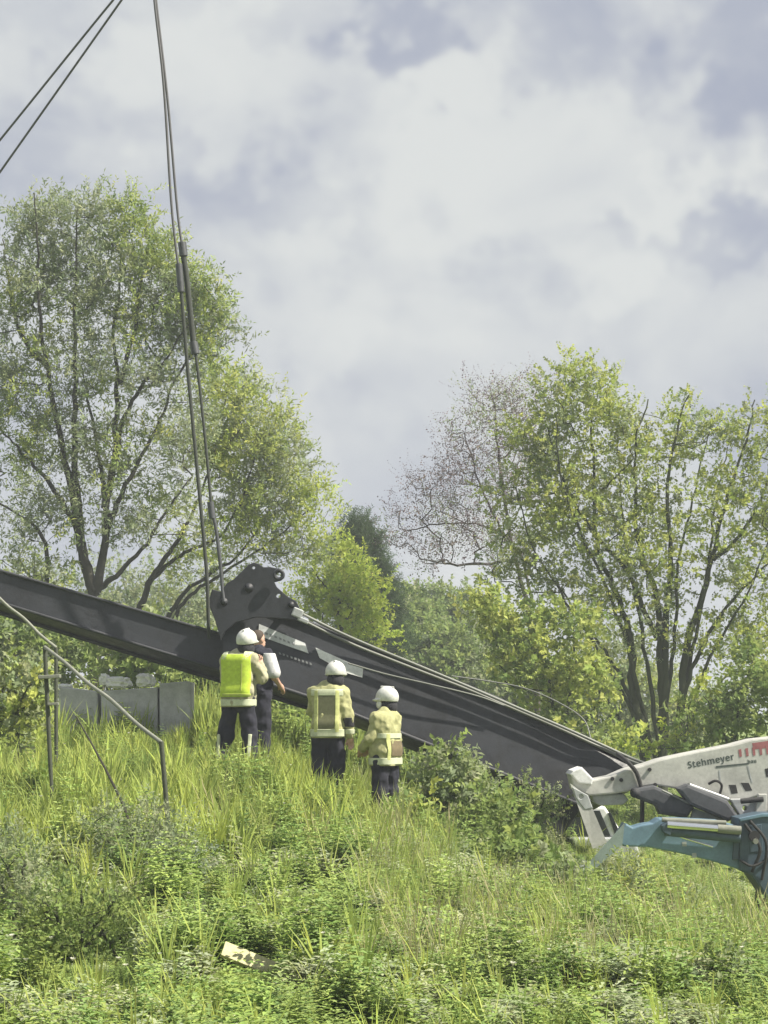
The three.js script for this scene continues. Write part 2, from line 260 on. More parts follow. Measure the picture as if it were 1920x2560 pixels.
// ---------------------------------------------------------------- white crane arm and teal machine
const font = await new FontLoader().loadAsync('fonts/droid/droid_sans_bold.typeface.json');
{
  const D = 25.9, G = thing('loader_crane', 'white crane arm with red stripes, company lettering and dark cylinders', 'crane', at(1700, 2000, D));
  part('arm', plate([[1427, 1940], [1480, 1950], [1525, 1941], [1564, 1924], [1613, 1911], [1648, 1899], [1686, 1890], [1760, 1875], [1829, 1862], [1882, 1848], [1935, 1842], [2080, 1820], [2080, 2040], [1906, 2030], [1896, 1990], [1840, 2010], [1819, 1996], [1725, 1962], [1690, 1972], [1637, 1963], [1606, 1968], [1578, 1978], [1536, 1985], [1473, 1990], [1434, 1975]], D, .55, .025), M.white, G);
  part('end_cap', plate([[1425, 1936], [1432, 1927], [1455, 1918], [1484, 1948], [1480, 1962], [1448, 1958]], D - .05, .65, .02), M.whitePaint, G);
  part('strut', prism([at(1425, 1958, D - .06), at(1468, 1990, D - .06), at(1468, 1990, D - .26), at(1425, 1958, D - .26)], [at(1482, 2122, D - .12), at(1517, 2106, D - .12), at(1517, 2106, D - .3), at(1482, 2122, D - .3)]), M.white, G);
  part('strut_lug', plate([[1432, 1968], [1470, 1988], [1482, 2020], [1462, 2024], [1440, 1996]], D - .28, .05, .01, [[1452, 1992, .03]]), M.whiteDull, G);
  part('underframe', plate([[1478, 1988], [1560, 1984], [1572, 2000], [1558, 2012], [1500, 2014], [1484, 2006]], D + .1, .3, .02), M.whiteDull, G);
  // dark hydraulic cylinders under the arm
  const barrel = std(.075, .08, .09, { roughness: .8, map: rep(gDirt, 2) }); const tubeCyl = (p, q, r, name) => { const d = q.clone().sub(p).normalize(); part(name, tube([p, p.clone().addScaledVector(d, .02), p.clone().addScaledVector(d, .05), q.clone().addScaledVector(d, -.05), q.clone().addScaledVector(d, -.02), q], [r * .82, r, r, r, r, r * .82], 18), barrel, G); part('cylinder_collar', tube([p.clone().lerp(q, .78), p.clone().lerp(q, .84)], r * 1.09, 18), M.boomDark, G); };
  part('hydraulic_cylinder', plate([[1592, 1971], [1637, 1964], [1725, 2003], [1736, 2020], [1718, 2044], [1650, 2036], [1640, 2015], [1584, 1993]], D - .22, .26, .045), barrel, G); part('cylinder_collar', rod(at(1588, 1982, D - .3), at(1588, 1982, D + .06), .07, 16), M.boomDark, G);
  part('cylinder_bracket', plate([[1640, 1975], [1668, 1985], [1728, 2030], [1716, 2046], [1652, 2036], [1642, 2010]], D - .02, .22, .015), M.boomDark, G);
  part('hydraulic_cylinder', plate([[1693, 1971], [1719, 1960], [1819, 2001], [1849, 2042], [1820, 2054], [1725, 2013]], D - .32, .26, .045), barrel, G); part('backing_plate', plate([[1735, 2020], [1815, 2050], [1812, 2062], [1725, 2052]], D - .1, .1, .01), M.whiteDull, G);
  part('pipe', rod(at(1655, 1976, D - .26), at(1722, 2008, D - .26), .014, 8), M.ropeLight, G);
  part('pipe', rod(at(1724, 1962, D - .2), at(1822, 1998, D - .2), .022, 8), M.whitePaint, G);
  part('hinge_bracket', plate([[1826, 1998], [1906, 1996], [1912, 2036], [1890, 2044], [1850, 2040], [1838, 2020]], D - .22, .18, .015, [[1862, 2021, .03]]), M.whiteDull, G);
  part('hinge_plate', plate([[1896, 1985], [1918, 1985], [1916, 2030], [1900, 2042], [1888, 2036]], D - .28, .08, .01), M.white, G);
  part('hinge_bar', rod(at(1852, 2003, D - .3), at(1908, 1998, D - .3), .035, 12), M.black, G);
  // dark openings, seams and bolts on the side
  for (const q of [[[1822, 1962], [1840, 1962], [1845, 1983], [1829, 1985]], [[1852, 1957], [1872, 1957], [1881, 1976], [1864, 1978]], [[1912, 1922], [1924, 1920], [1924, 1942], [1916, 1942]]]) { part('opening', plate(q, D - .004, .03, .004), M.black, G); }
  for (const q of [[[1797, 1926], [1800, 1926], [1803, 1956], [1800, 1956]], [[1868, 1915], [1871, 1915], [1882, 1956], [1879, 1956]]]) part('seam', plate(q, D - .004, .01, 0), M.whiteDull, G);
  for (const [x, y] of [[1531, 1947], [1624, 1924], [1638, 1962], [1553, 1950]]) part('bolt', new THREE.CylinderGeometry(.026, .026, .03, 12).rotateX(Math.PI / 2).translate(...at(x, y, D - .01).toArray()), M.black, G);
  part('hose', tube(curve([at(1771, 1960, D - .03), at(1790, 1952, D - .06), at(1804, 1962, D - .06), at(1800, 1985, D - .05)], 14), .018, 7), M.rubber, G);
  // lettering, in the slope of the arm
  const put = (s, px, py, h, rz, mat, name) => { const g = new TextGeometry(s, { font, size: h, depth: .006, curveSegments: 3 }); g.rotateZ(rz); g.translate(...at(px, py, D + .003).toArray()); part(name, g, mat, G); };
  put('Stehmeyer', 1720, 1921, .088, .185, M.print, 'lettering');
  part('lettering_line', plate([[1790, 1915], [1872, 1907], [1872, 1911], [1790, 1920]], D - .004, .008, 0), M.print, G);
  put('bau', 1869, 1909, .05, .13, M.print, 'lettering');
  for (let k = 0; k < 12; k++) { const x = 1846 + k * 17, t = 1874 - k * 2.6; part('red_stripe', plate([[x, t], [x + 7, t - 1.5], [x + 9, t + 17 + k], [x + 3, t + 19 + k]], D - .004, .008, 0), M.red, G); }
  part('red_band', plate([[1880, 1858], [1935, 1850], [2075, 1828], [2075, 1848], [1935, 1868], [1884, 1874]], D - .002, .006, 0), M.red, G);
  // black strap thrown over the arm
  const s = part(numbered('strap'), tube(curve([at(1545, 1886, D + .3), at(1572, 1908, D - .02), at(1590, 1930, D - .04), at(1600, 1958, D - .04), at(1605, 1985, D - .04), at(1605, 2062, D - .02)], 26), .032, 6), M.rubber, scene); tag(s, 'dark strap thrown over the white crane arm and hanging down', 'strap');
}
{
  const D = 25.0, G = thing('excavator', 'teal excavator with bright chrome ram, its thin stick lowered into the weeds', 'excavator', onGround(1900, 25.2));
  part('boom', plate([[1564, 2058], [1583, 2069], [1606, 2062], [1632, 2058], [1648, 2047], [1690, 2046], [1800, 2052], [1850, 2066], [1930, 2066], [2060, 2070], [2060, 2185], [1930, 2186], [1850, 2174], [1777, 2152], [1690, 2131], [1620, 2118], [1560, 2116], [1540, 2100]], D, .42, .02), M.teal, G);
  part('stick', prism([at(1562, 2056, D - .02), at(1556, 2112, D - .02), at(1556, 2112, D + .22), at(1562, 2056, D + .22)], [at(1440, 2192, D - .02), at(1450, 2206, D - .02), at(1450, 2206, D + .22), at(1440, 2192, D + .22)]), std(.24, .30, .29, { roughness: .6, map: rep(gDirt, 1) }), G);
  part('bucket_linkage', merge([rod(at(1436, 2182, D - .1), at(1478, 2176, D + .1), .045, 10), rod(at(1428, 2210, D - .12), at(1470, 2200, D + .2), .06, 10), rod(at(1462, 2150, D - .06), at(1428, 2214, D - .06), .028, 8)]), M.whiteDull, G);
  part('bucket', plate([[1420, 2205], [1440, 2192], [1474, 2196], [1490, 2224], [1478, 2258], [1446, 2262], [1424, 2240]], D - .25, .6, .03), M.boomDark, G);
  part('ram_rod', rod(at(1668, 2062, D - .17), at(1800, 2072, D - .17), .047, 18), M.chrome, G);
  part('ram_barrel', rod(at(1794, 2071.5, D - .17), at(1852, 2076, D - .17), .056, 18), M.galv, G);
  part('ram_barrel', rod(at(1662, 2077, D - .10), at(1850, 2095, D - .10), .065, 18), M.tealDark, G);
  part('pipe', rod(at(1655, 2049, D - .1), at(1815, 2057, D - .1), .03, 12), M.galv, G);
  part('pipe', tube(curve([at(1690, 2088, D - .05), at(1720, 2098, D - .06), at(1782, 2117, D - .05)], 10), .016, 8), M.chrome, G);
  part('clevis', plate([[1655, 2064], [1672, 2054], [1680, 2072], [1676, 2090], [1660, 2082]], D - .2, .2, .012), M.tealDark, G);
  part('rib', plate([[1836, 2076], [1850, 2076], [1846, 2150], [1832, 2150]], D - .06, .06, .01), M.tealDark, G);
  part('swing_post', plate([[1848, 2046], [1905, 2034], [1960, 2034], [2040, 2060], [2040, 2250], [1920, 2250], [1880, 2190], [1850, 2176]], D - .08, .6, .03), M.tealDark, G);
  part('hinge_pin', new THREE.CylinderGeometry(.07, .07, .08, 18).rotateX(Math.PI / 2).translate(...at(1885, 2090, D - .12).toArray()), M.black, G);
  part('bolt', new THREE.CylinderGeometry(.034, .034, .1, 12).rotateX(Math.PI / 2).translate(...at(1888, 2103, D - .16).toArray()), M.galv, G);
  for (const [a, b2, c, r] of [[[1862, 2060], [1900, 2120], [1880, 2180], .022], [[1875, 2052], [1915, 2105], [1905, 2200], .02], [[1850, 2150], [1880, 2165], [1930, 2140], .016]]) part('hose', tube(curve([at(...a, D - .1), at(...b2, D - .16), at(...c, D - .1)], 14), r, 7), M.rubber, G);
  part('post_rim', plate([[1848, 2046], [1905, 2034], [1960, 2034], [1960, 2042], [1906, 2043], [1852, 2054]], D - .1, .05, .008), M.teal, G);
  part('cover_plate', plate([[1868, 2066], [1904, 2060], [1908, 2128], [1874, 2132]], D - .09, .03, .008), M.tealDark, G);
  for (const [x, y] of [[1736, 2138], [1711, 2110]]) part('decal', plate([[x - 6, y - 5], [x + 5, y - 6], [x + 6, y + 6], [x - 5, y + 6]], D - .003, .006, 0), M.whiteDull, G);
  // crawler frame behind the weeds
  const b = onGround(1930, 25.3);
  part('track', box(2.6, .62, .42, b.x + 1.25, b.y + .28, b.z + .2, 0, 0, -.06, .2), M.rubber, G);
  part('track', box(2.6, .62, .42, b.x + 1.25, b.y + .28, b.z - 1.3, 0, 0, -.06, .2), M.rubber, G);
  part('undercarriage', box(2.0, .5, 1.2, b.x + 1.2, b.y + .5, b.z - .55, 0, 0, -.04, .06), M.boomDark, G);
  part('upper_body', box(1.9, .9, 1.5, b.x + 1.65, b.y + 1.15, b.z - .6, 0, 0, 0, .1), M.teal, G);
}
{
  // car parked low behind the strut
  const D = 33, b = at(1503, 2232, D), G = thing('parked_car', 'pale car with dark windows parked low behind the white strut', 'car', b);
  const S = (l, z0, w, bev, mat, name) => { const s = new THREE.Shape(l.map(([x, y]) => new THREE.Vector2(x, y))); const g = new THREE.ExtrudeGeometry(s, { depth: w - 2 * bev, bevelEnabled: true, bevelThickness: bev, bevelSize: bev, bevelOffset: -bev, bevelSegments: 3 }); g.translate(b.x, b.y, b.z - z0 - w + bev); planarUV(g); return part(name, g, mat, G); };
  S([[-3.2, .35], [-3.25, .8], [-3.0, .93], [.45, .93], [.62, .84], [.68, .6], [.66, .32]], 0, 1.7, .06, M.whiteDull, 'body');
  S([[-3.0, .9], [-2.5, 1.42], [-.2, 1.47], [.1, 1.44], [.44, .92]], .1, 1.5, .05, M.whitePaint, 'cabin');
  S([[-1.0, .95], [-1.0, 1.36], [.0, 1.38], [.18, .95]], .07, .06, .005, M.glass, 'window');
  S([[.26, .95], [.14, 1.34], [.19, 1.34], [.37, .95]], .07, .06, .005, M.glass, 'window');
  S([[-2.7, .95], [-2.4, 1.34], [-1.1, 1.37], [-1.1, .95]], .07, .06, .005, M.glass, 'window');
  for (const x of [-2.4, .1]) for (const z of [-.02, -1.5]) { const w = part('wheel', new THREE.CylinderGeometry(.32, .32, .2, 24).rotateX(Math.PI / 2).translate(b.x + x, b.y + .32, b.z + z - .08), M.rubber, G); part('rim', new THREE.CylinderGeometry(.19, .19, .22, 16).rotateX(Math.PI / 2).translate(b.x + x, b.y + .32, b.z + z - .08), M.galv, w); }
}

// ---------------------------------------------------------------- handrails, slabs, litter on the bank
{
  const rail = (name, label, a, b, posts) => { const G = thing(name, label, 'handrail', posts[0][1]); part('rail', tube(curve([0, .2, .4, .6, .8, 1].map((t, i) => a.clone().lerp(b, t).add(V(0, [0, .012, -.008, .015, -.012, 0][i], [0, .01, -.01, .008, 0, 0][i]))), 20), .020, 14), M.galv, G); for (const [p, q] of posts) part('post', rod(p, q, .024, 12), M.post, G); return G; };
  const A = at(112, 1618, 21), C = at(403, 1856, 18.6), bA = at(137, 2060, 21), bC = at(434, 2200, 18.6); bA.y = ground(bA.x, bA.z) - .2; bC.y = ground(bC.x, bC.z) - .2;
  rail('handrail', 'pale pipe handrail sloping down to a dark post in the grass', A, C, [[C.clone().add(V(0, .01, 0)), bC], [A, bA]]);
  const E = at(140, 1619, 23.5), bE = at(142, 1950, 23.5); bE.y = ground(bE.x, bE.z) - .2;
  rail('handrail', 'pale pipe handrail running out of the frame across the mast', at(-60, 1445, 23.5), E, [[E, bE], [at(-60, 1445, 23.5), V(at(-60, 1445, 23.5).x, ground(at(-60, 1445, 23.5).x, -23.5) - .2, -23.5)]]);
  part('bracket', box(.24, .04, .1, ...at(124, 1692, 20.97).toArray(), 0, 0, .05, .008), M.galv, scene.children.find((o) => o.name === 'handrail'));
  part('bracket', box(.12, .03, .06, ...at(133, 1760, 20.97).toArray(), 0, 0, .05, .006), M.galv, scene.children.find((o) => o.name === 'handrail'));
  const stick = part('dead_stalk', tube(curve([at(190, 1790, 20.5), at(235, 1870, 20.2), at(275, 1945, 19.9), at(318, 2040, 19.6), at(330, 2120, 19.4)], 18), [...Array(19)].map((_, i) => .008 + i * .0006), 6), M.bark, scene); tag(stick, 'thin brown stalk leaning over the weeds between the rail posts', 'stalk');
}
{
  const D = 28.2, G = (x) => onGround(x, D);
  const slab = (name, label, q, th, mat = M.slab) => { const g = plate(q, D, th, .02), m = part(numbered(name), g, mat, scene); return tag(m, label, 'slab'); };
  slab('concrete_slab', 'long low grey slab in the grass under the dark mast', [[252, 1727], [394, 1718], [394, 1900], [252, 1900]], .45);
  slab('concrete_slab', 'low grey slab behind the rail posts', [[146, 1716], [244, 1728], [244, 1900], [146, 1900]], .4);
  slab('concrete_slab', 'taller grey slab with a pale edge behind the nearer rail post', [[398, 1709], [467, 1703], [478, 1706], [476, 1890], [399, 1890]], .5);
  const R = rng(31);
  const crumple = (name, label, cx, cy, w, h, d, seed, mat) => { const g = new THREE.IcosahedronGeometry(1, 9), p = g.attributes.position, c = at(cx, cy, D + .12); for (let i = 0; i < p.count; i++) { const v = V(p.getX(i), p.getY(i), p.getZ(i)); const f = 1 + .22 * n3(v.x * 1.6 + seed, v.y * 1.6, v.z * 1.6) + .10 * (1 - Math.abs(n3(v.x * 4 + seed, v.y * 4, v.z * 4))); const e = (t) => Math.sign(t) * Math.pow(Math.abs(t), .75); p.setXYZ(i, e(v.x) * f * w, Math.max(-.9, e(v.y) * f) * h, e(v.z) * f * d); } g.computeVertexNormals(); g.translate(c.x, c.y, c.z); const m = part(numbered(name), planarUV(g), mat, scene); return tag(m, label, 'sack'); };
  crumple('white_sack', 'flat crumpled white sack on the middle of the long slab', 297, 1708, .17, .085, .14, 3, M.sheet);
  crumple('white_sack', 'boxy white sack at the upper end of the long slab', 364, 1702, .125, .10, .14, 8, M.sheet);
  crumple('white_sack', 'small upright white bag leaning at the dip of the long slab', 261, 1700, .065, .085, .08, 14, M.sheet);
  crumple('white_sack', 'thin white wrapper lying on the slab beside the rail post', 162, 1716, .11, .035, .09, 19, M.sheet);
}
{
  const a = at(574, 2396, 13), b = at(672, 2450, 12.8), c = a.clone().add(b).multiplyScalar(.5), L = a.distanceTo(b), g = new RoundedBoxGeometry(L * 1.06, .03, .12, 2, .005);
  g.applyMatrix4(new THREE.Matrix4().makeRotationFromEuler(new THREE.Euler(.75, .1, Math.atan2(b.y - a.y, b.x - a.x), 'ZYX'))); g.translate(c.x, c.y + .06, c.z);
  const m = part('wooden_plank', planarUV(g), M.plank, scene); tag(m, 'short pale yellow plank stuck in the low greenery', 'plank');
  const G = m; part('stake', rod(V(c.x - .03, c.y - .02, c.z), V(c.x - .03, ground(c.x, c.z) - .1, c.z), .014, 8), M.bark, G);
}
// ---------------------------------------------------------------- people
// surface of a distance field on a grid (surface nets)
function skin(sdf, lo, hi, cell) {
  const nx = Math.ceil((hi[0] - lo[0]) / cell) + 2, ny = Math.ceil((hi[1] - lo[1]) / cell) + 2, nz = Math.ceil((hi[2] - lo[2]) / cell) + 2, val = new Float32Array(nx * ny * nz);
  const X = (i) => lo[0] + (i - .5) * cell, Y = (j) => lo[1] + (j - .5) * cell, Z = (k) => lo[2] + (k - .5) * cell;
  for (let k = 0; k < nz; k++) for (let j = 0; j < ny; j++) for (let i = 0; i < nx; i++) val[i + nx * (j + ny * k)] = sdf(X(i), Y(j), Z(k));
  const id = new Int32Array(nx * ny * nz).fill(-1), pos = [], nor = [], idx = [], off = [[0, 0, 0], [1, 0, 0], [0, 1, 0], [1, 1, 0], [0, 0, 1], [1, 0, 1], [0, 1, 1], [1, 1, 1]], ed = [[0, 1], [2, 3], [4, 5], [6, 7], [0, 2], [1, 3], [4, 6], [5, 7], [0, 4], [1, 5], [2, 6], [3, 7]];
  for (let k = 0; k < nz - 1; k++) for (let j = 0; j < ny - 1; j++) for (let i = 0; i < nx - 1; i++) {
    const v = off.map(([a, b, c]) => val[i + a + nx * (j + b + ny * (k + c))]); let neg = 0; for (const q of v) if (q < 0) neg++;
    if (!neg || neg === 8) continue;
    let sx = 0, sy = 0, sz = 0, n = 0;
    for (const [a, b] of ed) if ((v[a] < 0) !== (v[b] < 0)) { const t = v[a] / (v[a] - v[b]); sx += lerp(off[a][0], off[b][0], t); sy += lerp(off[a][1], off[b][1], t); sz += lerp(off[a][2], off[b][2], t); n++; }
    const x = X(i + sx / n), y = Y(j + sy / n), z = Z(k + sz / n), e = cell * .5;
    const g = V(sdf(x + e, y, z) - sdf(x - e, y, z), sdf(x, y + e, z) - sdf(x, y - e, z), sdf(x, y, z + e) - sdf(x, y, z - e)).normalize();
    id[i + nx * (j + ny * k)] = pos.length / 3; pos.push(x, y, z); nor.push(g.x, g.y, g.z);
  }
  const at3 = (i, j, k) => id[i + nx * (j + ny * k)];
  for (let k = 1; k < nz - 1; k++) for (let j = 1; j < ny - 1; j++) for (let i = 1; i < nx - 1; i++) {
    const a = val[i + nx * (j + ny * k)] < 0;
    const face = (b, q) => { if (a === b || q.includes(-1)) return; a ? idx.push(q[0], q[1], q[2], q[0], q[2], q[3]) : idx.push(q[0], q[2], q[1], q[0], q[3], q[2]); };
    face(val[i + 1 + nx * (j + ny * k)] < 0, [at3(i, j - 1, k - 1), at3(i, j, k - 1), at3(i, j, k), at3(i, j - 1, k)]);
    face(val[i + nx * (j + 1 + ny * k)] < 0, [at3(i - 1, j, k - 1), at3(i - 1, j, k), at3(i, j, k), at3(i, j, k - 1)]);
    face(val[i + nx * (j + ny * (k + 1))] < 0, [at3(i - 1, j - 1, k), at3(i, j - 1, k), at3(i, j, k), at3(i - 1, j, k)]);
  }
  const g = new THREE.BufferGeometry(); g.setAttribute('position', new THREE.Float32BufferAttribute(pos, 3)); g.setAttribute('normal', new THREE.Float32BufferAttribute(nor, 3)); g.setIndex(idx); return planarUV(g);
}
const smin = (a, b, k) => { const h = Math.max(k - Math.abs(a - b), 0) / k; return Math.min(a, b) - h * h * k * .25; };
function bone(a, b, r0, r1) { const ax = a[0], ay = a[1], az = a[2], dx = b[0] - ax, dy = b[1] - ay, dz = b[2] - az, dd = dx * dx + dy * dy + dz * dz || 1e-9; return (x, y, z) => { const px = x - ax, py = y - ay, pz = z - az, t = clamp((px * dx + py * dy + pz * dz) / dd, 0, 1), ex = px - dx * t, ey = py - dy * t, ez = pz - dz * t; return Math.sqrt(ex * ex + ey * ey + ez * ez) - lerp(r0, r1, t); }; }
const ell = (c, r) => (x, y, z) => { const a = (x - c[0]) / r[0], b = (y - c[1]) / r[1], d = (z - c[2]) / r[2], k = Math.sqrt(a * a + b * b + d * d); return (k - 1) * Math.min(r[0], r[1], r[2]); };
const rbox = (c, h, r) => (x, y, z) => { const a = Math.abs(x - c[0]) - h[0] + r, b = Math.abs(y - c[1]) - h[1] + r, d = Math.abs(z - c[2]) - h[2] + r; return Math.hypot(Math.max(a, 0), Math.max(b, 0), Math.max(d, 0)) + Math.min(Math.max(a, b, d), 0) - r; };
const uni = (k, ...f) => (x, y, z) => { let d = f[0](x, y, z); for (let i = 1; i < f.length; i++) d = smin(d, f[i](x, y, z), k); return d; };
const cut = (...f) => (x, y, z) => { let d = -1e9; for (const g of f) d = Math.max(d, g(x, y, z)); return d; };
const grow = (f, r) => (x, y, z) => f(x, y, z) - r;
const cloth = (r, g, b, rough = .9) => std(r, g, b, { roughness: rough, map: rep(gWeave, 5), bumpMap: rep(gWeave, 3), bumpScale: .0012 });
const K = { skin: std(.50, .31, .23, { roughness: .6 }), navy: cloth(.013, .014, .027), boot: std(.03, .028, .026, { roughness: .6 }), helmet: std(.68, .69, .66, { roughness: .35, map: rep(gDirt, 3) }), flap: cloth(.025, .025, .032), beige: cloth(.40, .385, .26), olive: cloth(.155, .16, .085), tan: cloth(.40, .40, .20), stripe: cloth(.58, .61, .25), lime: cloth(.50, .66, .06), limeDull: cloth(.44, .52, .10), pale: std(.56, .60, .42, { roughness: .45, map: rep(gWeave, 2) }), silver: std(.55, .56, .52, { roughness: .4, map: rep(gWeave, 2) }), brown: cloth(.17, .135, .075), shirt: cloth(.60, .61, .62), glove: cloth(.05, .045, .04), hair: std(.045, .03, .02, { roughness: .8 }), eye: std(.03, .02, .015, { roughness: .2 }) };

// pose: joints in metres, facing -z; s = +1 right side
function person(label, place, yaw, o) {
  const G = thing('person', label, 'person', place); G.rotation.y = yaw; G.updateMatrixWorld(true);
  const S = [-1, 1], P = o.pose, lean = P.lean ?? 0, hip = [[-.1, .93, 0], [.1, .93, 0]];
  const sh = [[-.18, 1.445, lean], [.18, 1.445, lean]], neck = [0, 1.50, lean], hc = [P.head?.[0] ?? 0, 1.655, lean + (P.head?.[2] ?? -.02)];
  const put = (name, g, mat, parent = G) => { const m = new THREE.Mesh(g, mat); m.name = name; m.castShadow = m.receiveShadow = true; parent.add(m); return m; };
  const hand = (i) => {   // palm, four fingers bent round, thumb off the side
    const w = P.wrist[i], e = P.elbow[i], d = V(w[0] - e[0], w[1] - e[1], w[2] - e[2]).normalize(), side = V(0, 0, 1).cross(d); if (side.lengthSq() < .05) side.set(1, 0, 0); side.normalize(); const nrm = d.clone().cross(side).normalize(), o3 = (a, b, c) => [w[0] + d.x * a + side.x * b + nrm.x * c, w[1] + d.y * a + side.y * b + nrm.y * c, w[2] + d.z * a + side.z * b + nrm.z * c];
    const fs = [bone(o3(0, 0, 0), o3(.04, 0, 0), .028, .03), bone(o3(.03, -.022, 0), o3(.08, -.026, 0), .018, .017), bone(o3(.03, .022, 0), o3(.08, .026, 0), .018, .017), bone(o3(.05, 0, 0), o3(.08, 0, 0), .019, .018)];
    [[-.031, .068], [-.0105, .078], [.0105, .073], [.031, .058]].forEach(([b, l]) => { fs.push(bone(o3(.082, b, 0), o3(.082 + l * .55, b, .012), .0095, .009)); fs.push(bone(o3(.082 + l * .55, b, .012), o3(.082 + l * .9, b, .038), .009, .0075)); });
    const ts = i ? -1 : 1; fs.push(bone(o3(.025, .03 * ts, .005), o3(.062, .056 * ts, .022), .0125, .011)); fs.push(bone(o3(.062, .056 * ts, .022), o3(.092, .058 * ts, .038), .011, .009));
    return uni(.012, ...fs);
  };
  const headF = uni(.03, ell([hc[0], hc[1] + .03, hc[2] + .012], [.076, .095, .098]), ell([hc[0], hc[1] - .055, hc[2] - .035], [.055, .065, .062]), bone([hc[0], hc[1] + .0, hc[2] - .095], [hc[0], hc[1] - .03, hc[2] - .112], .011, .015), bone([hc[0] - .02, hc[1] - .062, hc[2] - .088], [hc[0] + .02, hc[1] - .062, hc[2] - .088], .009, .009), ell([hc[0] - .078, hc[1] - .005, hc[2] + .012], [.012, .032, .02]), ell([hc[0] + .078, hc[1] - .005, hc[2] + .012], [.012, .032, .02]), bone(neck, [hc[0], hc[1] - .06, hc[2] + .01], .062, .056));
  // skin body, one surface
  const limbs = S.flatMap((s, i) => [bone(hip[i], P.knee[i], .085, .06), bone(P.knee[i], P.ankle[i], .058, .042), bone(P.ankle[i], [P.ankle[i][0] + .01 * s, .045, P.ankle[i][2] - .14], .045, .035), bone(sh[i], P.elbow[i], .055, .042), bone(P.elbow[i], P.wrist[i], .042, .03), hand(i)]);
  const bodyF = uni(.05, rbox([0, 1.26, lean * .7], [.165, .22, .095], .09), rbox([0, .98, 0], [.15, .12, .09], .08), bone([-.15, 1.44, lean], [.15, 1.44, lean], .06, .06), ...limbs), whole = (x, y, z) => smin(bodyF(x, y, z), headF(x, y, z), .02);
  const bx = Math.max(...P.wrist.map((w) => Math.abs(w[0])), ...P.elbow.map((w) => Math.abs(w[0]))) + .16;
  put('body', skin(whole, [-bx, -.0, -.62], [bx, 1.80, .40], .0135), o.skin ?? K.skin);
  // trousers, boots, jacket
  const fold = (x, y, z) => .014 * n3(x * 7 + P.knee[0][0] * 40, y * 5.5, z * 7) + .003 * n3(x * 16, y * 13 + 4, z * 16);
  const trF = uni(.05, rbox([0, .97, 0], [.19, .14, .13], .1), ...S.flatMap((s, i) => [bone(hip[i], P.knee[i], .118, .10), bone(P.knee[i], [P.ankle[i][0], P.ankle[i][1] + .07, P.ankle[i][2]], .10, .10)]));
  const tr = (x, y, z) => Math.max(trF(x, y, z) + fold(x, y, z), .11 - y, y - 1.12);
  put('trousers', skin(tr, [-.5, .09, -.45], [.5, 1.14, .4], .016), o.trousers ?? K.navy);
  for (const [i, s] of [[0, -1], [1, 1]]) { const bootF = uni(.03, bone([P.ankle[i][0], .055, P.ankle[i][2] + .03], [P.ankle[i][0] + .02 * s, .05, P.ankle[i][2] - .17], .058, .05), bone([P.ankle[i][0], .08, P.ankle[i][2]], [P.ankle[i][0], .24, P.ankle[i][2]], .062, .068));
    put('boot', skin(cut(bootF, (x, y) => .0 - y), [P.ankle[i][0] - .13, -.01, -.32], [P.ankle[i][0] + .13, .32, .24], .014), o.boots ?? K.boot); }
  if (o.shin) for (const [i, s] of [[0, -1], [1, 1]]) { const k = P.knee[i], a = P.ankle[i]; put('reflective_stripe', skin(cut(grow(trF, .02), rbox([(k[0] + a[0]) / 2 + .035 * s, .33, (k[2] + a[2]) / 2 + .12], [.022, .17, .12], .004)), [-.45, .12, -.3], [.45, .56, .35], .012), K.pale); }
  const hem = o.hem ?? .86, torso = uni(.06, rbox([0, 1.24, lean * .6], [.20, .30, .145], .11), rbox([0, (hem + 1.05) / 2, 0], [.208, (1.12 - hem) / 2 + .05, .15], .1), bone([-.17, 1.44, lean], [.17, 1.44, lean], .085, .085), bone([0, 1.45, lean + .01], [0, 1.53, lean + .01], .085, .08));
  const armF = S.map((s, i) => o.short ? bone(sh[i], [lerp(sh[i][0], P.elbow[i][0], .8), lerp(sh[i][1], P.elbow[i][1], .8), lerp(sh[i][2], P.elbow[i][2], .8)], .08, .072) : uni(.03, bone(sh[i], P.elbow[i], .08, .066), bone(P.elbow[i], [lerp(P.elbow[i][0], P.wrist[i][0], .92), lerp(P.elbow[i][1], P.wrist[i][1], .92), lerp(P.elbow[i][2], P.wrist[i][2], .92)], .066, .056)));
  const jk0 = uni(.05, torso, ...armF), jk = (x, y, z) => Math.max(jk0(x, y, z) + fold(x, y, z) * 1.3, x > -.26 && x < .26 && z < .25 ? hem - y : -1);
  put('jacket', skin(jk, [-bx - .03, hem - .25, -.6], [bx + .03, 1.66, .42], .0145), o.jacket ?? K.beige);
  const band = (name, mat, c, h, out = .014, f = torso) => put(name, skin(cut(grow(f, out), rbox(c, h, .004), (x, y, z) => -(f(x, y, z) - out + .016)), [c[0] - h[0] - .03, c[1] - h[1] - .03, c[2] - h[2] - .03], [c[0] + h[0] + .03, c[1] + h[1] + .03, c[2] + h[2] + .03], .011), mat);
  for (const b of o.bands ?? []) band(b[0], b[1], b[2], b[3], b[4], b[5] === undefined ? torso : armF[b[5]]);
  if (o.helmet !== false) {
    const t = P.tilt ?? 0, ht = [hc[0], hc[1] + .055, hc[2] + .01], rot = (f) => (x, y, z) => { const yy = y - ht[1], zz = z - ht[2]; return f(x, ht[1] + yy * Math.cos(t) - zz * Math.sin(t), ht[2] + yy * Math.sin(t) + zz * Math.cos(t)); };
    const dome = ell(ht, [.132, .143, .158]), low = (x, y, z) => ht[1] - .045 + (z - ht[2]) * -.10 - y;
    const hf = rot(uni(.012, cut(dome, low), cut(ell([ht[0], ht[1] - .03, ht[2] - .02], [.146, .032, .188]), (x, y, z) => z - ht[2] + .02), bone([ht[0], ht[1] + .126, ht[2] + .10], [ht[0], ht[1] + .139, ht[2] - .09], .012, .014)));
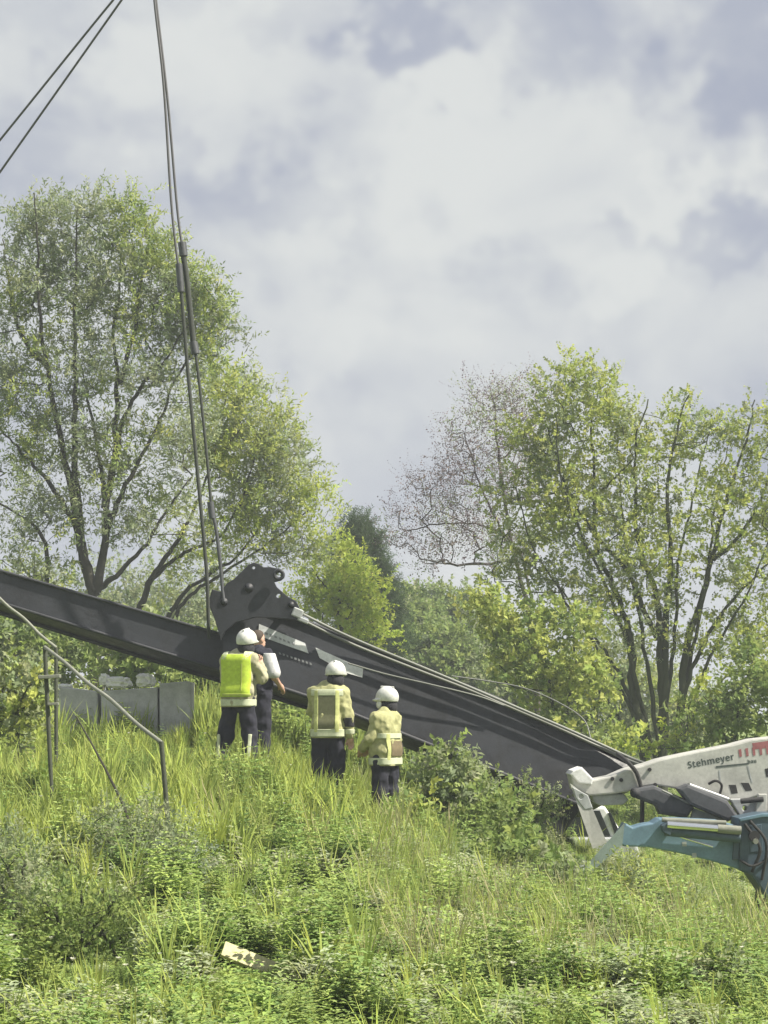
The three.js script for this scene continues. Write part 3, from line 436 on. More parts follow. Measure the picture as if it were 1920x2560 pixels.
    put('helmet', skin(hf, [hc[0] - .17, hc[1] - .09, hc[2] - .24], [hc[0] + .17, hc[1] + .24, hc[2] + .22], .009), K.helmet);
    put('neck_guard', skin(cut(uni(.02, ell([hc[0], hc[1] - .06, hc[2] + .03], [.112, .125, .118])), (x, y, z) => -(ell([hc[0], hc[1] - .06, hc[2] + .03], [.10, .14, .106])(x, y, z)), (x, y, z) => hc[2] - .01 - z, (x, y) => y - hc[1] - .03), [hc[0] - .16, hc[1] - .2, hc[2] - .05], [hc[0] + .16, hc[1] + .08, hc[2] + .2], .009), K.flap);
    if (o.ear) put('ear_shield', skin(ell([hc[0] + .105 * o.ear, hc[1] - .035, hc[2] - .045], [.02, .055, .04]), [hc[0] - .15, hc[1] - .11, hc[2] - .11], [hc[0] + .15, hc[1] + .05, hc[2] + .03], .008), K.helmet);
  } else put('hair', skin(cut(ell([hc[0], hc[1] + .035, hc[2] + .02], [.089, .105, .11]), (x, y, z) => hc[1] + .055 - y - (z - hc[2]) * 1.1), [hc[0] - .12, hc[1] - .1, hc[2] - .12], [hc[0] + .12, hc[1] + .17, hc[2] + .16], .009), K.hair);
  for (const s of S) put('eye', new THREE.SphereGeometry(.011, 10, 8).translate(hc[0] + .03 * s, hc[1] + .002, hc[2] - .084), K.eye);
  return G;
}
const stand = { knee: [[-.115, .5, -.015], [.115, .5, -.015]], ankle: [[-.125, .09, .03], [.125, .09, .03]] };
const backZ = .16;
{
  const D = 24.7, foot = (px, py, d) => { const p = at(px, py, d); p.y = ground(p.x, p.z) - .015; return p; };
  person('firefighter in white helmet and bright lime vest, hand raised to the face', foot(595, 1918, D), -.30, { pose: { ...stand, knee: [[-.17, .5, .0], [.15, .5, -.02]], ankle: [[-.22, .09, .03], [.17, .09, .05]], elbow: [[-.235, 1.17, -.12], [.315, 1.20, -.06]], wrist: [[-.10, 1.08, -.32], [.20, 1.40, -.25]], tilt: -.08, head: [.085, 0, -.06] }, jacket: K.beige, shin: 1, boots: std(.30, .31, .22, { roughness: .7 }), hem: .845,
    bands: [['vest', K.lime, [0, 1.245, .17], [.205, .275, .16], .022], ['vest_fold', K.limeDull, [.03, 1.0, .17], [.19, .018, .17], .03], ['reflective_stripe', K.pale, [0, .90, .0], [.28, .045, .26], .014], ['vest_panel', K.limeDull, [.10, 1.22, .2], [.012, .18, .14], .026], ['shoulder_strip', K.pale, [-.15, 1.5, .05], [.045, .06, .14], .022], ['shoulder_strip', K.pale, [.15, 1.5, .05], [.045, .06, .14], .022]] });
  person('firefighter in white helmet, olive back panel framed by pale yellow stripes', foot(820, 2003, D), -.12, { pose: { ...stand, ankle: [[-.16, .09, .0], [.11, .09, .04]], elbow: [[-.225, 1.18, -.12], [.265, 1.14, .04]], wrist: [[-.08, 1.02, -.30], [.285, .86, -.0]], tilt: .1, head: [.09, 0, -.04] }, jacket: K.tan, hem: .86,
    bands: [['back_panel', K.olive, [0, 1.20, .17], [.12, .22, .15], .012], ['reflective_stripe', K.stripe, [-.135, 1.20, .17], [.03, .27, .16], .018], ['reflective_stripe', K.stripe, [.135, 1.20, .17], [.03, .27, .16], .018], ['yoke', K.pale, [0, 1.44, .17], [.21, .045, .16], .016], ['reflective_stripe', K.pale, [0, .925, 0], [.28, .05, .26], .016], ['cuff_stripe', K.pale, [.31, .94, -.01], [.12, .032, .12], .012, 1], ['sleeve_patch', K.flap, [.32, 1.06, .0], [.12, .06, .12], .008, 1]] });
  person('firefighter in white helmet standing lowest, tan jacket with brown panel', foot(964, 2062, D - .1), .95, { pose: { ...stand, ankle: [[-.12, .09, -.03], [.14, .09, .06]], elbow: [[-.24, 1.17, -.08], [.25, 1.16, -.02]], wrist: [[-.10, 1.04, -.31], [.10, 1.04, -.27]], tilt: .02, head: [.05, 0, -.02] }, ear: -1, jacket: K.tan, hem: .84,
    bands: [['back_panel', K.brown, [.03, 1.06, .17], [.13, .10, .15], .012], ['reflective_stripe', K.stripe, [-.14, 1.08, .14], [.03, .17, .18], .016], ['reflective_stripe', K.pale, [0, 1.22, 0.02], [.28, .035, .26], .014], ['reflective_stripe', K.pale, [0, .90, 0], [.28, .045, .26], .014], ['buckle_strap', K.flap, [.16, 1.06, .16], [.014, .08, .15], .02]] });
  person('bareheaded person in navy with one white sleeve, beside the lime vest', foot(642, 1934, 26.0), -.7, { pose: { ...stand, elbow: [[-.27, 1.15, -.02], [.28, 1.15, -.04]], wrist: [[-.16, 1.05, -.24], [.20, 1.02, -.25]] }, helmet: false, jacket: K.navy, hem: .95, trousers: K.navy, bands: [['sleeve', K.shirt, [.27, 1.30, 0], [.13, .17, .16], .03, 1]], short: true });
}

// ---------------------------------------------------------------- vegetation
function leafGeo(list) { // list of [base, tip, width, bend, normalHint]
  const pos = [], idx = [];
  for (const [a, b, w, n] of list) { const d = b.clone().sub(a), s = d.clone().cross(n).normalize().multiplyScalar(w / 2), m = a.clone().addScaledVector(d, .45).addScaledVector(n, d.length() * .12), k = pos.length / 3; for (const p of [a, m.clone().add(s), b, m.clone().sub(s)]) pos.push(p.x, p.y, p.z); idx.push(k, k + 1, k + 2, k, k + 2, k + 3); }
  const g = new THREE.BufferGeometry(); g.setAttribute('position', new THREE.Float32BufferAttribute(pos, 3)); g.setIndex(idx); g.computeVertexNormals(); return g;
}
function spray(seed, count, len, leaf, width, spread = .9) { // small twig of leaves growing along +y
  const R = rng(seed), l = [];
  for (let i = 0; i < count; i++) { const t = .1 + .9 * i / count, a = R() * 6.2832, p = V((R() - .5) * len * .12, t * len, (R() - .5) * len * .12), d = V(Math.cos(a) * spread, .55 + R() * .5 - R() * .5, Math.sin(a) * spread).normalize(), n = V(R() - .5, 1, R() - .5).addScaledVector(d, -V(0, 1, 0).dot(d)).normalize(); l.push([p, p.clone().addScaledVector(d, leaf * (.7 + R() * .6)), width * (.7 + R() * .6), n]); }
  return leafGeo(l);
}
const SPRAY = { willow: spray(1, 13, .36, .085, .024), small: spray(2, 11, .26, .06, .034), broad: spray(3, 9, .30, .10, .062), bud: spray(4, 8, .34, .028, .022), hedge: spray(5, 12, .4, .13, .075), needle: spray(6, 26, .4, .09, .012) };
const HIDDEN = new THREE.Matrix4(), Qt = new THREE.Quaternion(), UPV = V(0, 1, 0);
function instances(name, geo, mat, list) { // list of [pos, dir, scale, [r,g,b]]
  const m = new THREE.InstancedMesh(geo, mat, list.length), e = new THREE.Matrix4(), c = new THREE.Color(), q2 = new THREE.Quaternion(); m.name = name; m.castShadow = m.receiveShadow = true;
  list.forEach(([p, d, s, col, spin = 0], i) => { Qt.setFromUnitVectors(UPV, d); q2.setFromAxisAngle(UPV, spin); Qt.multiply(q2); e.compose(p, Qt, Array.isArray(s) ? V(...s) : V(s, s, s)); m.setMatrixAt(i, e); m.setColorAt(i, c.setRGB(...col)); });
  m.userData.kind = 'stuff'; return m;
}
const tint = (R, cs, dev = .16) => { const a = cs[Math.floor(R() * cs.length)], k = 1 + (R() - .5) * 2 * dev; return [a[0] * k * (1 + (R() - .5) * .14), a[1] * k, a[2] * k * (1 + (R() - .5) * .2)]; };
// o: D, stems [[ [px,py,dd?]... ], radius], blobs [px,py,rx,ry,weight?], sprays per target, colours
function tree(name, label, o) {
  const R = rng(o.seed), D = o.D, mpp = D / F, b0 = o.stems[0][0][0], base = at(b0[0], b0[1], D); base.y = Math.min(base.y, ground(base.x, base.z));
  const G = thing(name, label, o.category ?? 'tree', base, o.group), nodes = [];
  const chain = (pts, parent, kind) => { let p = parent; const made = []; for (const q of pts) { nodes.push({ p: q, up: p, n: 0, kind }); p = nodes.length - 1; made.push(p); } return made; };
  const limbs = [];
  o.stems.forEach(([pts, r0], k) => { let r = r0;
    const dz = (R() - .5) * (o.deep ?? 1.6), w = pts.map(([x, y, d], i) => { const f = i / (pts.length - 1); return at(x, y, D + (d ?? (k ? dz * f * f : 0))); });
    if (pts[0][1] >= b0[1] - 4 && k === 0) w[0].y = Math.min(w[0].y, ground(w[0].x, w[0].z) - .1);
    const c = curve(w, (pts.length - 1) * 5).map((q, i) => i ? q.add(V((R() - .5) * .07, (R() - .5) * .05, (R() - .5) * .09)) : q); r *= o.stout ?? 1; limbs.push(chain(c, -1, 'limb')); limbs[k].r = r; limbs[k].forEach((i, j) => { nodes[i].r = lerp(r, .012, Math.pow(j / limbs[k].length, .8)); });
  });
  const targets = [];
  for (const [x, y, rx, ry, wt = 1] of o.blobs) {
    const c = at(x, y, D), a = rx * mpp, b = ry * mpp, e = Math.min(o.thick ?? 1.3, (a + b) / 2), N = Math.ceil(a * b * 3.14 * (o.per ?? 9) * wt);
    for (let i = 0; i < N; i++) { let v; do v = V(R() * 2 - 1, R() * 2 - 1, R() * 2 - 1); while (v.lengthSq() > 1); targets.push(V(c.x + v.x * a, c.y + v.y * b, c.z + v.z * e)); }
  }
  const root = nodes[0].p; targets.sort((p, q) => p.distanceTo(root) - q.distanceTo(root));
  const leaves = [], twigs = [];
  for (const t of targets) {
    let best = 1e9, bi = 0; for (let i = 0; i < nodes.length; i++) { const q = nodes[i].p, dx = t.x - q.x, dy = t.y - q.y, dz = t.z - q.z, d = Math.sqrt(dx * dx + dy * dy + dz * dz) * (dy < -.1 ? 1.7 : 1) + (nodes[i].kind === 'limb' ? -.05 : .04); if (d < best) { best = d; bi = i; } }
    const q = nodes[bi].p, L = q.distanceTo(t), seg = Math.max(2, Math.min(7, Math.round(L / .28))), mid = q.clone().lerp(t, .5).add(V((R() - .5) * L * .22, L * (o.droop ?? .12) * (R() - .2), (R() - .5) * L * .22)), pts = [];
    for (let i = 1; i <= seg; i++) { const u = i / seg; pts.push(q.clone().multiplyScalar((1 - u) * (1 - u)).addScaledVector(mid, 2 * u * (1 - u)).addScaledVector(t, u * u)); }
    const ids = chain(pts, bi, 'twig'); let j = ids[ids.length - 1]; while (j >= 0) { nodes[j].n++; j = nodes[j].up; }
    twigs.push([bi, ids]);
    const dir = pts[pts.length - 1].clone().sub(pts.length > 1 ? pts[pts.length - 2] : q).normalize();
    const patch = o.cols ? null : null, tone = n3(t.x * .5 + o.seed, t.y * .5, t.z * .5);
    const ns = Math.round((o.sprays ?? 12) * (.5 + R()));
    for (let s = 0; s < ns; s++) { const u = R(), p = (u < .45 && pts.length > 1 ? pts[Math.floor(R() * pts.length)] : t).clone().add(V((R() - .5), (R() - .5), (R() - .5)).multiplyScalar(2 * (o.spread ?? .26))), d = dir.clone().multiplyScalar(.5).add(V(R() - .5, R() - .35, R() - .5).multiplyScalar(1.5)).normalize(); leaves.push([p.sub(base), d, (o.leaf ?? 1) * (.7 + R() * .6), tint(R, tone > .1 ? o.cols[0] : o.cols[1] ?? o.cols[0]), R() * 6.28]); }
  }
  const rad = (n) => .0045 * (o.twig ?? 1) * Math.pow(n + 1, .46), gl = [], gt = [];
  limbs.forEach((l) => gl.push(tube(l.map((i) => nodes[i].p), l.map((i) => Math.max(nodes[i].r, rad(nodes[i].n) * .8)), l.r > .05 ? 7 : 5)));
  twigs.forEach(([b, ids]) => gt.push(tube([nodes[b].p, ...ids.map((i) => nodes[i].p)], [rad(nodes[ids[0]].n), ...ids.map((i) => rad(nodes[i].n))], 3)));
  part('trunk', merge(gl), o.bark ?? M.bark, G); if (gt.length) { const t = part('branches', merge(gt), o.bark ?? M.bark, G); t.userData.kind = 'stuff'; }
  G.add(instances('crown', SPRAY[o.spray ?? 'small'], LEAF, leaves));
  return G;
}
const YG = [[.41, .47, .12], [.37, .44, .12], [.44, .48, .14]], GG = [[.31, .36, .20], [.28, .34, .18], [.34, .38, .22]], DG = [[.075, .12, .05], [.09, .14, .06]], MG = [[.24, .32, .09], [.27, .34, .10], [.21, .28, .09]], PU = [[.24, .19, .22], [.21, .18, .19], [.28, .21, .20]], YB = [[.43, .51, .09], [.39, .48, .09], [.46, .52, .12]];
tree('willow_tree', 'tall airy willow with a dark forked trunk behind the lifting slings', { seed: 101, D: 45, stout: 1.35, spray: 'willow', per: 12, sprays: 8, leaf: 1.4, twig: 1.25, thick: 1.4, deep: 2.2, cols: [YG.concat(MG), GG], bark: M.bark,
  stems: [[[[240, 1840], [240, 1700], [238, 1600], [236, 1500], [234, 1440]], .20], [[[236, 1490], [212, 1410], [195, 1330], [163, 1270], [110, 1190], [52, 1130], [0, 1075]], .10], [[[234, 1480], [205, 1380], [198, 1300], [190, 1200], [188, 1020], [187, 850], [190, 650], [195, 520]], .11], [[[200, 1340], [172, 1200], [150, 1100], [118, 920], [100, 790], [95, 640], [88, 480]], .08], [[[240, 1480], [262, 1360], [264, 1260], [252, 1174], [226, 1020], [205, 920]], .09], [[[262, 1270], [285, 1150], [291, 1040], [294, 960], [283, 850], [300, 700], [312, 530]], .075], [[[286, 1150], [310, 1053], [352, 970], [412, 900], [480, 800]], .06], [[[264, 1330], [300, 1240], [341, 1163], [400, 1050], [440, 950], [510, 820]], .06], [[[248, 1470], [300, 1430], [368, 1357], [425, 1262], [480, 1190]], .06], [[[300, 960], [340, 800], [360, 650], [385, 560]], .05], [[[115, 1500], [105, 1335], [31, 1279], [-50, 1220]], .05], [[[120, 920], [60, 850], [20, 700], [10, 600]], .05]],
  blobs: [[95, 570, 65, 110], [200, 590, 85, 120], [310, 590, 80, 110], [390, 640, 60, 110], [60, 720, 90, 110], [180, 760, 100, 110], [310, 760, 110, 110], [430, 760, 80, 120], [500, 770, 80, 110], [550, 820, 50, 80], [50, 900, 90, 130, .8], [190, 930, 100, 110, .6], [340, 930, 110, 110, .6], [460, 940, 90, 110, .7], [50, 1080, 90, 120, .8], [170, 1110, 100, 110, .6], [320, 1100, 110, 110, .6], [440, 1100, 90, 110, .7], [90, 1280, 120, 90, .7], [280, 1270, 110, 100, .7], [420, 1280, 90, 100, .5], [60, 1420, 110, 60, .5], [-90, 1000, 110, 300, .5]] });
tree('willow_tree', 'lighter yellow-green willow leaning right beside the tall airy one', { seed: 102, D: 48, stout: 1.35, spray: 'willow', per: 12, sprays: 7.5, leaf: 1.45, thick: 1.2, cols: [YB.concat(YG), YG.concat(GG)], bark: M.bark,
  stems: [[[[345, 1840], [345, 1700], [348, 1560], [347, 1521]], .11], [[[347, 1530], [372, 1460], [418, 1392], [456, 1331], [500, 1240], [540, 1120], [570, 980]], .07], [[[372, 1460], [430, 1402], [482, 1370], [545, 1345], [600, 1260], [640, 1120]], .05], [[[400, 1600], [418, 1540], [466, 1478], [525, 1435], [600, 1385], [660, 1300], [720, 1180]], .06], [[[430, 1600], [440, 1530], [490, 1478], [560, 1430], [640, 1380], [720, 1320], [790, 1260]], .05]],
  blobs: [[570, 1000, 90, 110], [640, 1060, 100, 100], [600, 1160, 100, 90], [700, 1160, 90, 100], [680, 1260, 120, 80], [760, 1260, 80, 70], [560, 1290, 90, 80, .7], [470, 1400, 90, 70, .5], [600, 1380, 110, 60, .7], [740, 1360, 80, 60], [530, 1120, 60, 90]] });
tree('broadleaf_tree', 'bright yellow-green bushy tree over the boom ropes', { seed: 103, D: 52, spray: 'small', per: 10, sprays: 8, thick: 1.0, leaf: 1.7, spread: .34, cols: [YB, YB], stems: [[[[860, 1850], [858, 1650], [850, 1500], [850, 1380]], .12], [[[855, 1560], [820, 1480], [780, 1420]], .05], [[[856, 1560], [900, 1480], [930, 1430]], .05]], blobs: [[845, 1390, 60, 55], [800, 1440, 70, 60], [890, 1450, 70, 60], [770, 1500, 60, 60], [850, 1510, 90, 60], [930, 1490, 55, 55], [900, 1570, 70, 50, .8], [800, 1570, 90, 45, .8], [955, 1560, 40, 60]] });
tree('fir_tree', 'dark fir top rising behind the yellow-green bushy tree', { seed: 104, D: 62, spray: 'needle', per: 26, sprays: 22, leaf: 1.5, thick: 1.1, cols: [DG, DG], stems: [[[[905, 1850], [900, 1600], [896, 1420], [890, 1318]], .14]], blobs: [[892, 1345, 28, 34], [895, 1395, 48, 45], [905, 1450, 65, 50], [920, 1520, 70, 60], [930, 1600, 80, 70]] });
tree('maple_tree', 'broad many-stemmed tree in thin leaf above the white crane arm', { seed: 105, D: 44, stout: 1.3, spray: 'small', per: 12, sprays: 9.5, thick: 1.5, deep: 2.4, twig: 1.35, leaf: 1.4, cols: [YG, GG.concat(YG)], bark: M.barkGreen,
  stems: [[[[1656, 2060], [1655, 1900], [1655, 1750], [1650, 1600], [1640, 1480], [1602, 1380], [1590, 1250], [1592, 1090], [1620, 1000]], .105], [[[1640, 1960], [1600, 1800], [1581, 1716], [1578, 1600], [1540, 1480], [1500, 1400], [1488, 1320], [1482, 1190], [1478, 1040], [1460, 930]], .095], [[[1660, 1960], [1660, 1700], [1668, 1500], [1680, 1400], [1670, 1250], [1690, 1080], [1722, 985]], .09], [[[1690, 1960], [1702, 1750], [1722, 1600], [1760, 1480], [1782, 1390], [1802, 1300], [1832, 1200], [1870, 1080], [1885, 1000]], .09], [[[1692, 1960], [1715, 1720], [1760, 1610], [1830, 1500], [1905, 1425], [1960, 1350]], .06], [[[1700, 1960], [1735, 1780], [1780, 1730], [1830, 1680]], .045], [[[1632, 1900], [1560, 1710], [1500, 1610], [1440, 1530], [1390, 1450]], .05], [[[1645, 1600], [1560, 1420], [1460, 1300], [1400, 1180], [1370, 1060]], .055], [[[1782, 1400], [1840, 1350], [1900, 1250], [1930, 1150]], .05], [[[1640, 1930], [1570, 1760], [1480, 1600], [1400, 1480], [1330, 1360], [1290, 1220]], .045], [[[1645, 1930], [1590, 1700], [1530, 1500], [1450, 1330], [1400, 1180], [1390, 1040]], .05], [[[1652, 1930], [1625, 1700], [1590, 1500], [1560, 1330], [1550, 1180], [1540, 1040]], .05], [[[1660, 1930], [1672, 1720], [1690, 1550], [1700, 1380], [1740, 1220], [1770, 1080]], .05], [[[1680, 1930], [1712, 1720], [1745, 1560], [1775, 1400], [1790, 1250], [1820, 1120]], .05], [[[1690, 1930], [1740, 1730], [1800, 1600], [1870, 1480], [1930, 1330]], .045], [[[1625, 1930], [1540, 1780], [1440, 1680], [1360, 1600], [1290, 1540]], .035]],
  blobs: [[1300, 1340, 90, 70, .8], [1290, 1440, 90, 60, .8], [1280, 1230, 80, 70, .6], [1310, 1120, 60, 60, .6], [1450, 950, 80, 60], [1400, 1010, 80, 70], [1500, 1030, 80, 90], [1370, 1110, 90, 90], [1490, 1150, 110, 90], [1600, 1130, 70, 110, .8], [1715, 1080, 70, 100], [1810, 1140, 80, 90, .8], [1885, 1090, 45, 100, .8], [1360, 1240, 90, 90], [1490, 1280, 110, 90], [1640, 1280, 100, 100, .8], [1790, 1280, 100, 100, .7], [1880, 1290, 60, 110, .7], [1400, 1390, 110, 80], [1560, 1420, 110, 80], [1700, 1440, 110, 90, .7], [1850, 1450, 90, 90, .7], [1470, 1540, 110, 80], [1620, 1570, 100, 80, .45], [1760, 1600, 110, 90, .6], [1890, 1580, 60, 100], [1980, 1200, 80, 280, .6]] });
tree('plum_tree', 'sparse purplish tree in bud with an arching bare branch', { seed: 106, D: 50, spray: 'bud', per: 18, sprays: 8, thick: 1.5, leaf: 1.5, twig: 1.2, spread: .3, cols: [PU.concat(GG), PU], bark: M.barkGrey, stems: [[[[1345, 1900], [1340, 1700], [1320, 1520], [1290, 1400], [1262, 1250], [1245, 1120], [1235, 1000]], .10], [[[1330, 1500], [1300, 1390], [1240, 1325], [1150, 1308], [1060, 1316], [1010, 1330]], .045], [[[1290, 1400], [1230, 1280], [1190, 1180], [1160, 1080]], .04]], blobs: [[1010, 1330, 60, 70, .6], [1220, 1000, 90, 60], [1180, 1090, 90, 70], [1280, 1080, 80, 90], [1100, 1190, 90, 60, .8], [1200, 1210, 90, 80], [1060, 1270, 90, 60, .8], [1150, 1320, 110, 60, .8], [1080, 1380, 90, 60, .6], [1240, 1360, 90, 70], [1320, 1000, 80, 60, .7], [1330, 1180, 80, 90, .7]] });
tree('hazel_bush', 'leafy hazel with large bright leaves above the boom ropes', { seed: 107, D: 41, category: 'bush', spray: 'broad', per: 14, sprays: 8, thick: 1.0, leaf: 1.2, cols: [YG, MG.concat(YG)], bark: M.barkGreen, stems: [[[[1400, 2040], [1395, 1850], [1370, 1700], [1320, 1600], [1260, 1520]], .06], [[[1400, 1900], [1420, 1760], [1440, 1640], [1420, 1520]], .05], [[[1405, 1900], [1470, 1800], [1520, 1720]], .045]], blobs: [[1215, 1520, 55, 45], [1290, 1560, 80, 60], [1390, 1570, 90, 60], [1300, 1660, 100, 70], [1420, 1680, 100, 80], [1480, 1740, 70, 60, .7], [1520, 1850, 50, 40, .6], [1400, 1800, 100, 70, .7]] });
tree('hazel_bush', 'yellow-green bush filling the gap behind the red-striped end of the white arm', { seed: 108, D: 41, category: 'bush', spray: 'broad', per: 14, sprays: 8, leaf: 1.2, cols: [YG.concat(YB), MG], bark: M.barkGreen, stems: [[[[1830, 2040], [1835, 1880], [1850, 1760], [1880, 1650]], .05], [[[1835, 1900], [1790, 1800], [1760, 1740]], .03]], blobs: [[1800, 1760, 100, 60], [1890, 1690, 80, 80], [1880, 1790, 80, 60], [1960, 1700, 90, 120, .7], [1760, 1840, 90, 40], [1590, 1860, 60, 40, .7]] });
// wooded strip far behind the boom, one tree beside the other
[[1010, 1570, 100, 85, 'dark hedge tree at the gap of open sky', 78], [1130, 1560, 100, 90, 'dark hedge tree behind the hazel leaves', 84], [1070, 1660, 130, 90, 'low dull green tree filling the wood edge behind the boom ropes', 70], [1230, 1640, 110, 100, 'dark green tree between the hazel and the wood edge', 74], [1330, 1760, 110, 90, 'dark green tree low behind the white strut and boom end', 66], [1680, 1760, 130, 80, 'light green tree seen between the maple stems', 62], [1540, 1680, 110, 110, 'light green tree in the gap between hazel and maple', 60], [60, 1500, 130, 110, 'pale green far tree behind the left end of the mast', 64], [270, 1500, 130, 110, 'pale green far tree behind the forked willow trunk', 68], [470, 1490, 130, 100, 'pale green far tree beside the boom head', 66]].forEach(([x, y, rx, ry, label, D], k) =>
  tree('hedge_tree', label, { seed: 200 + k, D, spray: 'hedge', per: 9, sprays: 16, leaf: 1.35, spread: .4, thick: 1.8, group: 'trees of the wood edge', ...(k > 4 ? { per: k < 7 ? 9 : 5, sprays: 9, spray: 'small', leaf: 2, cols: [YG.concat(GG), GG] } : { cols: [MG.concat(GG), MG] }), stems: [[[[x, 1880], [x, y + ry * .5], [x + 5, y]], .12]], blobs: [[x, y, rx, ry], [x - rx * .3, y + ry * .7, rx, ry * .8], [x + rx * .3, y + ry * .7, rx, ry * .8]] }));
[[20, 1610, 80, 80, 'dark bush under the far left end of the mast', 38], [150, 1610, 85, 75, 'dark bush under the mast behind the handrail post', 40], [330, 1640, 95, 70, 'dark bush behind the white sacks', 37], [470, 1700, 90, 90, 'dark bush between the tall slab and the lime vest', 38], [700, 1830, 100, 90, 'dark bush in the shade under the boom', 36], [900, 1880, 110, 90, 'dark bush behind the lowest firefighter', 36], [1060, 1890, 90, 80, 'shaded bush under the middle of the boom', 35]].forEach(([x, y, rx, ry, label, D], k) =>
  tree('shade_bush', label, { seed: 300 + k, D, category: 'bush', spray: 'broad', per: 16, sprays: 13, leaf: 1.3, spread: .3, thick: 1.1, cols: [MG.concat(GG), MG], stems: [[[[x, 1960], [x, y + ry * .6], [x + 6, y - ry * .3]], .05]], blobs: [[x, y, rx, ry], [x, y + ry * .9, rx * .9, ry * .7, .6]] }));
// near bushes and tall plants on the bank
[[1130, 1960, 80, 85, 26, 'leafy green bush on the slope beside the lowest firefighter', MG.concat(GG), 'broad'], [1270, 2140, 90, 50, 23, 'low green bush on the slope below the boom foot', MG, 'broad'], [40, 1740, 60, 90, 25, 'pale green bush at the edge of the frame beside the handrail', YG.concat(GG), 'broad'], [195, 2290, 165, 110, 15.0, 'dense green bush in the shaded hollow of the bank', MG, 'small'], [300, 2350, 90, 70, 14.6, 'leafy bush at the right rim of the hollow', MG, 'small'], [330, 2110, 130, 90, 17.5, 'feathery grey-green bush around the foot of the rail post', GG, 'willow'], [455, 2170, 80, 50, 17, 'silvery sprig bush beside the rail post', [[.26, .30, .20], [.22, .27, .17]], 'small'], [1810, 2490, 130, 90, 12.5, 'grey-green leafy bush in the lower right corner', GG.concat(MG), 'small'], [1000, 2490, 120, 60, 12.5, 'green bramble bush at the lower edge of the frame', MG, 'small'], [30, 2200, 60, 120, 15.5, 'pale grey-green plant at the edge of the hollow', GG, 'willow'], [1040, 2060, 60, 50, 24, 'leafy bush hugging the slope just right of the lowest firefighter', MG.concat(YG), 'broad'], [1250, 2060, 80, 50, 25, 'leafy bush under the boom foot', MG, 'broad'], [1330, 2010, 60, 60, 26.7, 'dusty green bush against the boom foot', GG.concat(MG), 'small'], [1200, 2000, 60, 55, 26.6, 'dusty green bush below the middle of the boom', GG.concat(MG), 'small'], [1380, 2200, 80, 45, 22, 'leafy clump near the excavator bucket', MG.concat(GG), 'broad'], [940, 2230, 100, 50, 19, 'leafy clump halfway down below the lowest firefighter', MG.concat(YG), 'small'], [1290, 2330, 120, 55, 17, 'pale leafy clump in the middle of the seeding grass', GG.concat(YG), 'small'], [1560, 2420, 120, 55, 14.5, 'pale leafy clump left of the bush in the lower right corner', GG.concat(YG), 'small'], [1120, 2180, 90, 50, 21.5, 'grey-green patch of bramble halfway down the slope', GG.concat(MG), 'small'], [720, 2290, 70, 45, 15.5, 'small leafy bush in the middle of the slope', MG, 'small'], [830, 2090, 70, 40, 21, 'small leafy clump below the striped olive jacket', MG, 'small'], [1560, 2220, 90, 50, 22.5, 'pale weed clump in front of the excavator stick', GG.concat(YG), 'willow'], [1700, 2290, 90, 50, 21, 'pale weed clump in front of the excavator boom', GG.concat(YG), 'willow']].forEach(([x, y, rx, ry, D, label, cols, spray], k) =>
  tree('shrub', label, { seed: 400 + k, D, category: 'shrub', spray, per: 75, sprays: 7, leaf: D < 18 ? .62 : .8, spread: .13, thick: .6, twig: .7, cols: [cols, cols], bark: M.barkGreen, stems: [[[[x, y + ry * 1.1 + 20], [x + 4, y + ry * .4], [x, y - ry * .2]], .018], [[[x, y + ry + 10], [x - rx * .3, y + ry * .2], [x - rx * .55, y - ry * .3]], .014], [[[x, y + ry + 10], [x + rx * .3, y + ry * .2], [x + rx * .55, y - ry * .3]], .014]], blobs: [[x, y, rx, ry], [x, y + ry * .8, rx * .9, ry * .6, .6]] }));

// grass and weeds
function tuft(seed, blades, h, w, lean, head) {
  const R = rng(seed), pos = [], idx = [];
  for (let i = 0; i < blades; i++) {
    const a = R() * 6.2832, r = R() * .055, H = h * (.55 + R() * .6), L = lean * (.3 + R()) * H, W = w * (.7 + R() * .6), bx = Math.cos(a) * r, bz = Math.sin(a) * r, b = a + (R() - .5) * 1.6, sx = -Math.sin(b + R()), sz = Math.cos(b + R()), k = pos.length / 3, top = head && i % 3 === 0;
    for (const [t, ww] of top ? [[0, .4], [.7, .35], [.82, 1.3], [.93, 1.0]] : [[0, .8], [.4, 1], [.75, .7]]) for (const s of [-1, 1]) pos.push(bx + Math.cos(b) * L * t * t + sx * W * ww * s * .5, H * t * (1 - .12 * t), bz + Math.sin(b) * L * t * t + sz * W * ww * s * .5);
    pos.push(bx + Math.cos(b) * L, H * (1 - .14 * lean), bz + Math.sin(b) * L);
    const n = top ? 4 : 3; for (let s = 0; s < n - 1; s++) { const q = k + s * 2; idx.push(q, q + 1, q + 2, q + 1, q + 3, q + 2); } idx.push(k + n * 2 - 2, k + n * 2 - 1, k + n * 2);
  }
  const g = new THREE.BufferGeometry(); g.setAttribute('position', new THREE.Float32BufferAttribute(pos, 3)); g.setIndex(idx); g.computeVertexNormals(); return g;
}
function weed(seed, stems, h, leaf, width) { const R = rng(seed), l = []; for (let s = 0; s < stems; s++) { const a = R() * 6.28, r = R() * .1, lx = (R() - .5) * .3, lz = (R() - .5) * .3, H = h * (.6 + R() * .5), n = Math.round(6 + R() * 4); for (let i = 1; i <= n; i++) { const t = i / n, p = V(Math.cos(a) * r + lx * t * H, H * t, Math.sin(a) * r + lz * t * H), c = i * 1.57 + R(); for (const f of [0, Math.PI]) { const d = V(Math.cos(c + f), .25 - R() * .5, Math.sin(c + f)).normalize(); l.push([p, p.clone().addScaledVector(d, leaf * (1.15 - t * .6)), width * (1.15 - t * .6), V(0, 1, 0)]); } } } return leafGeo(l); }
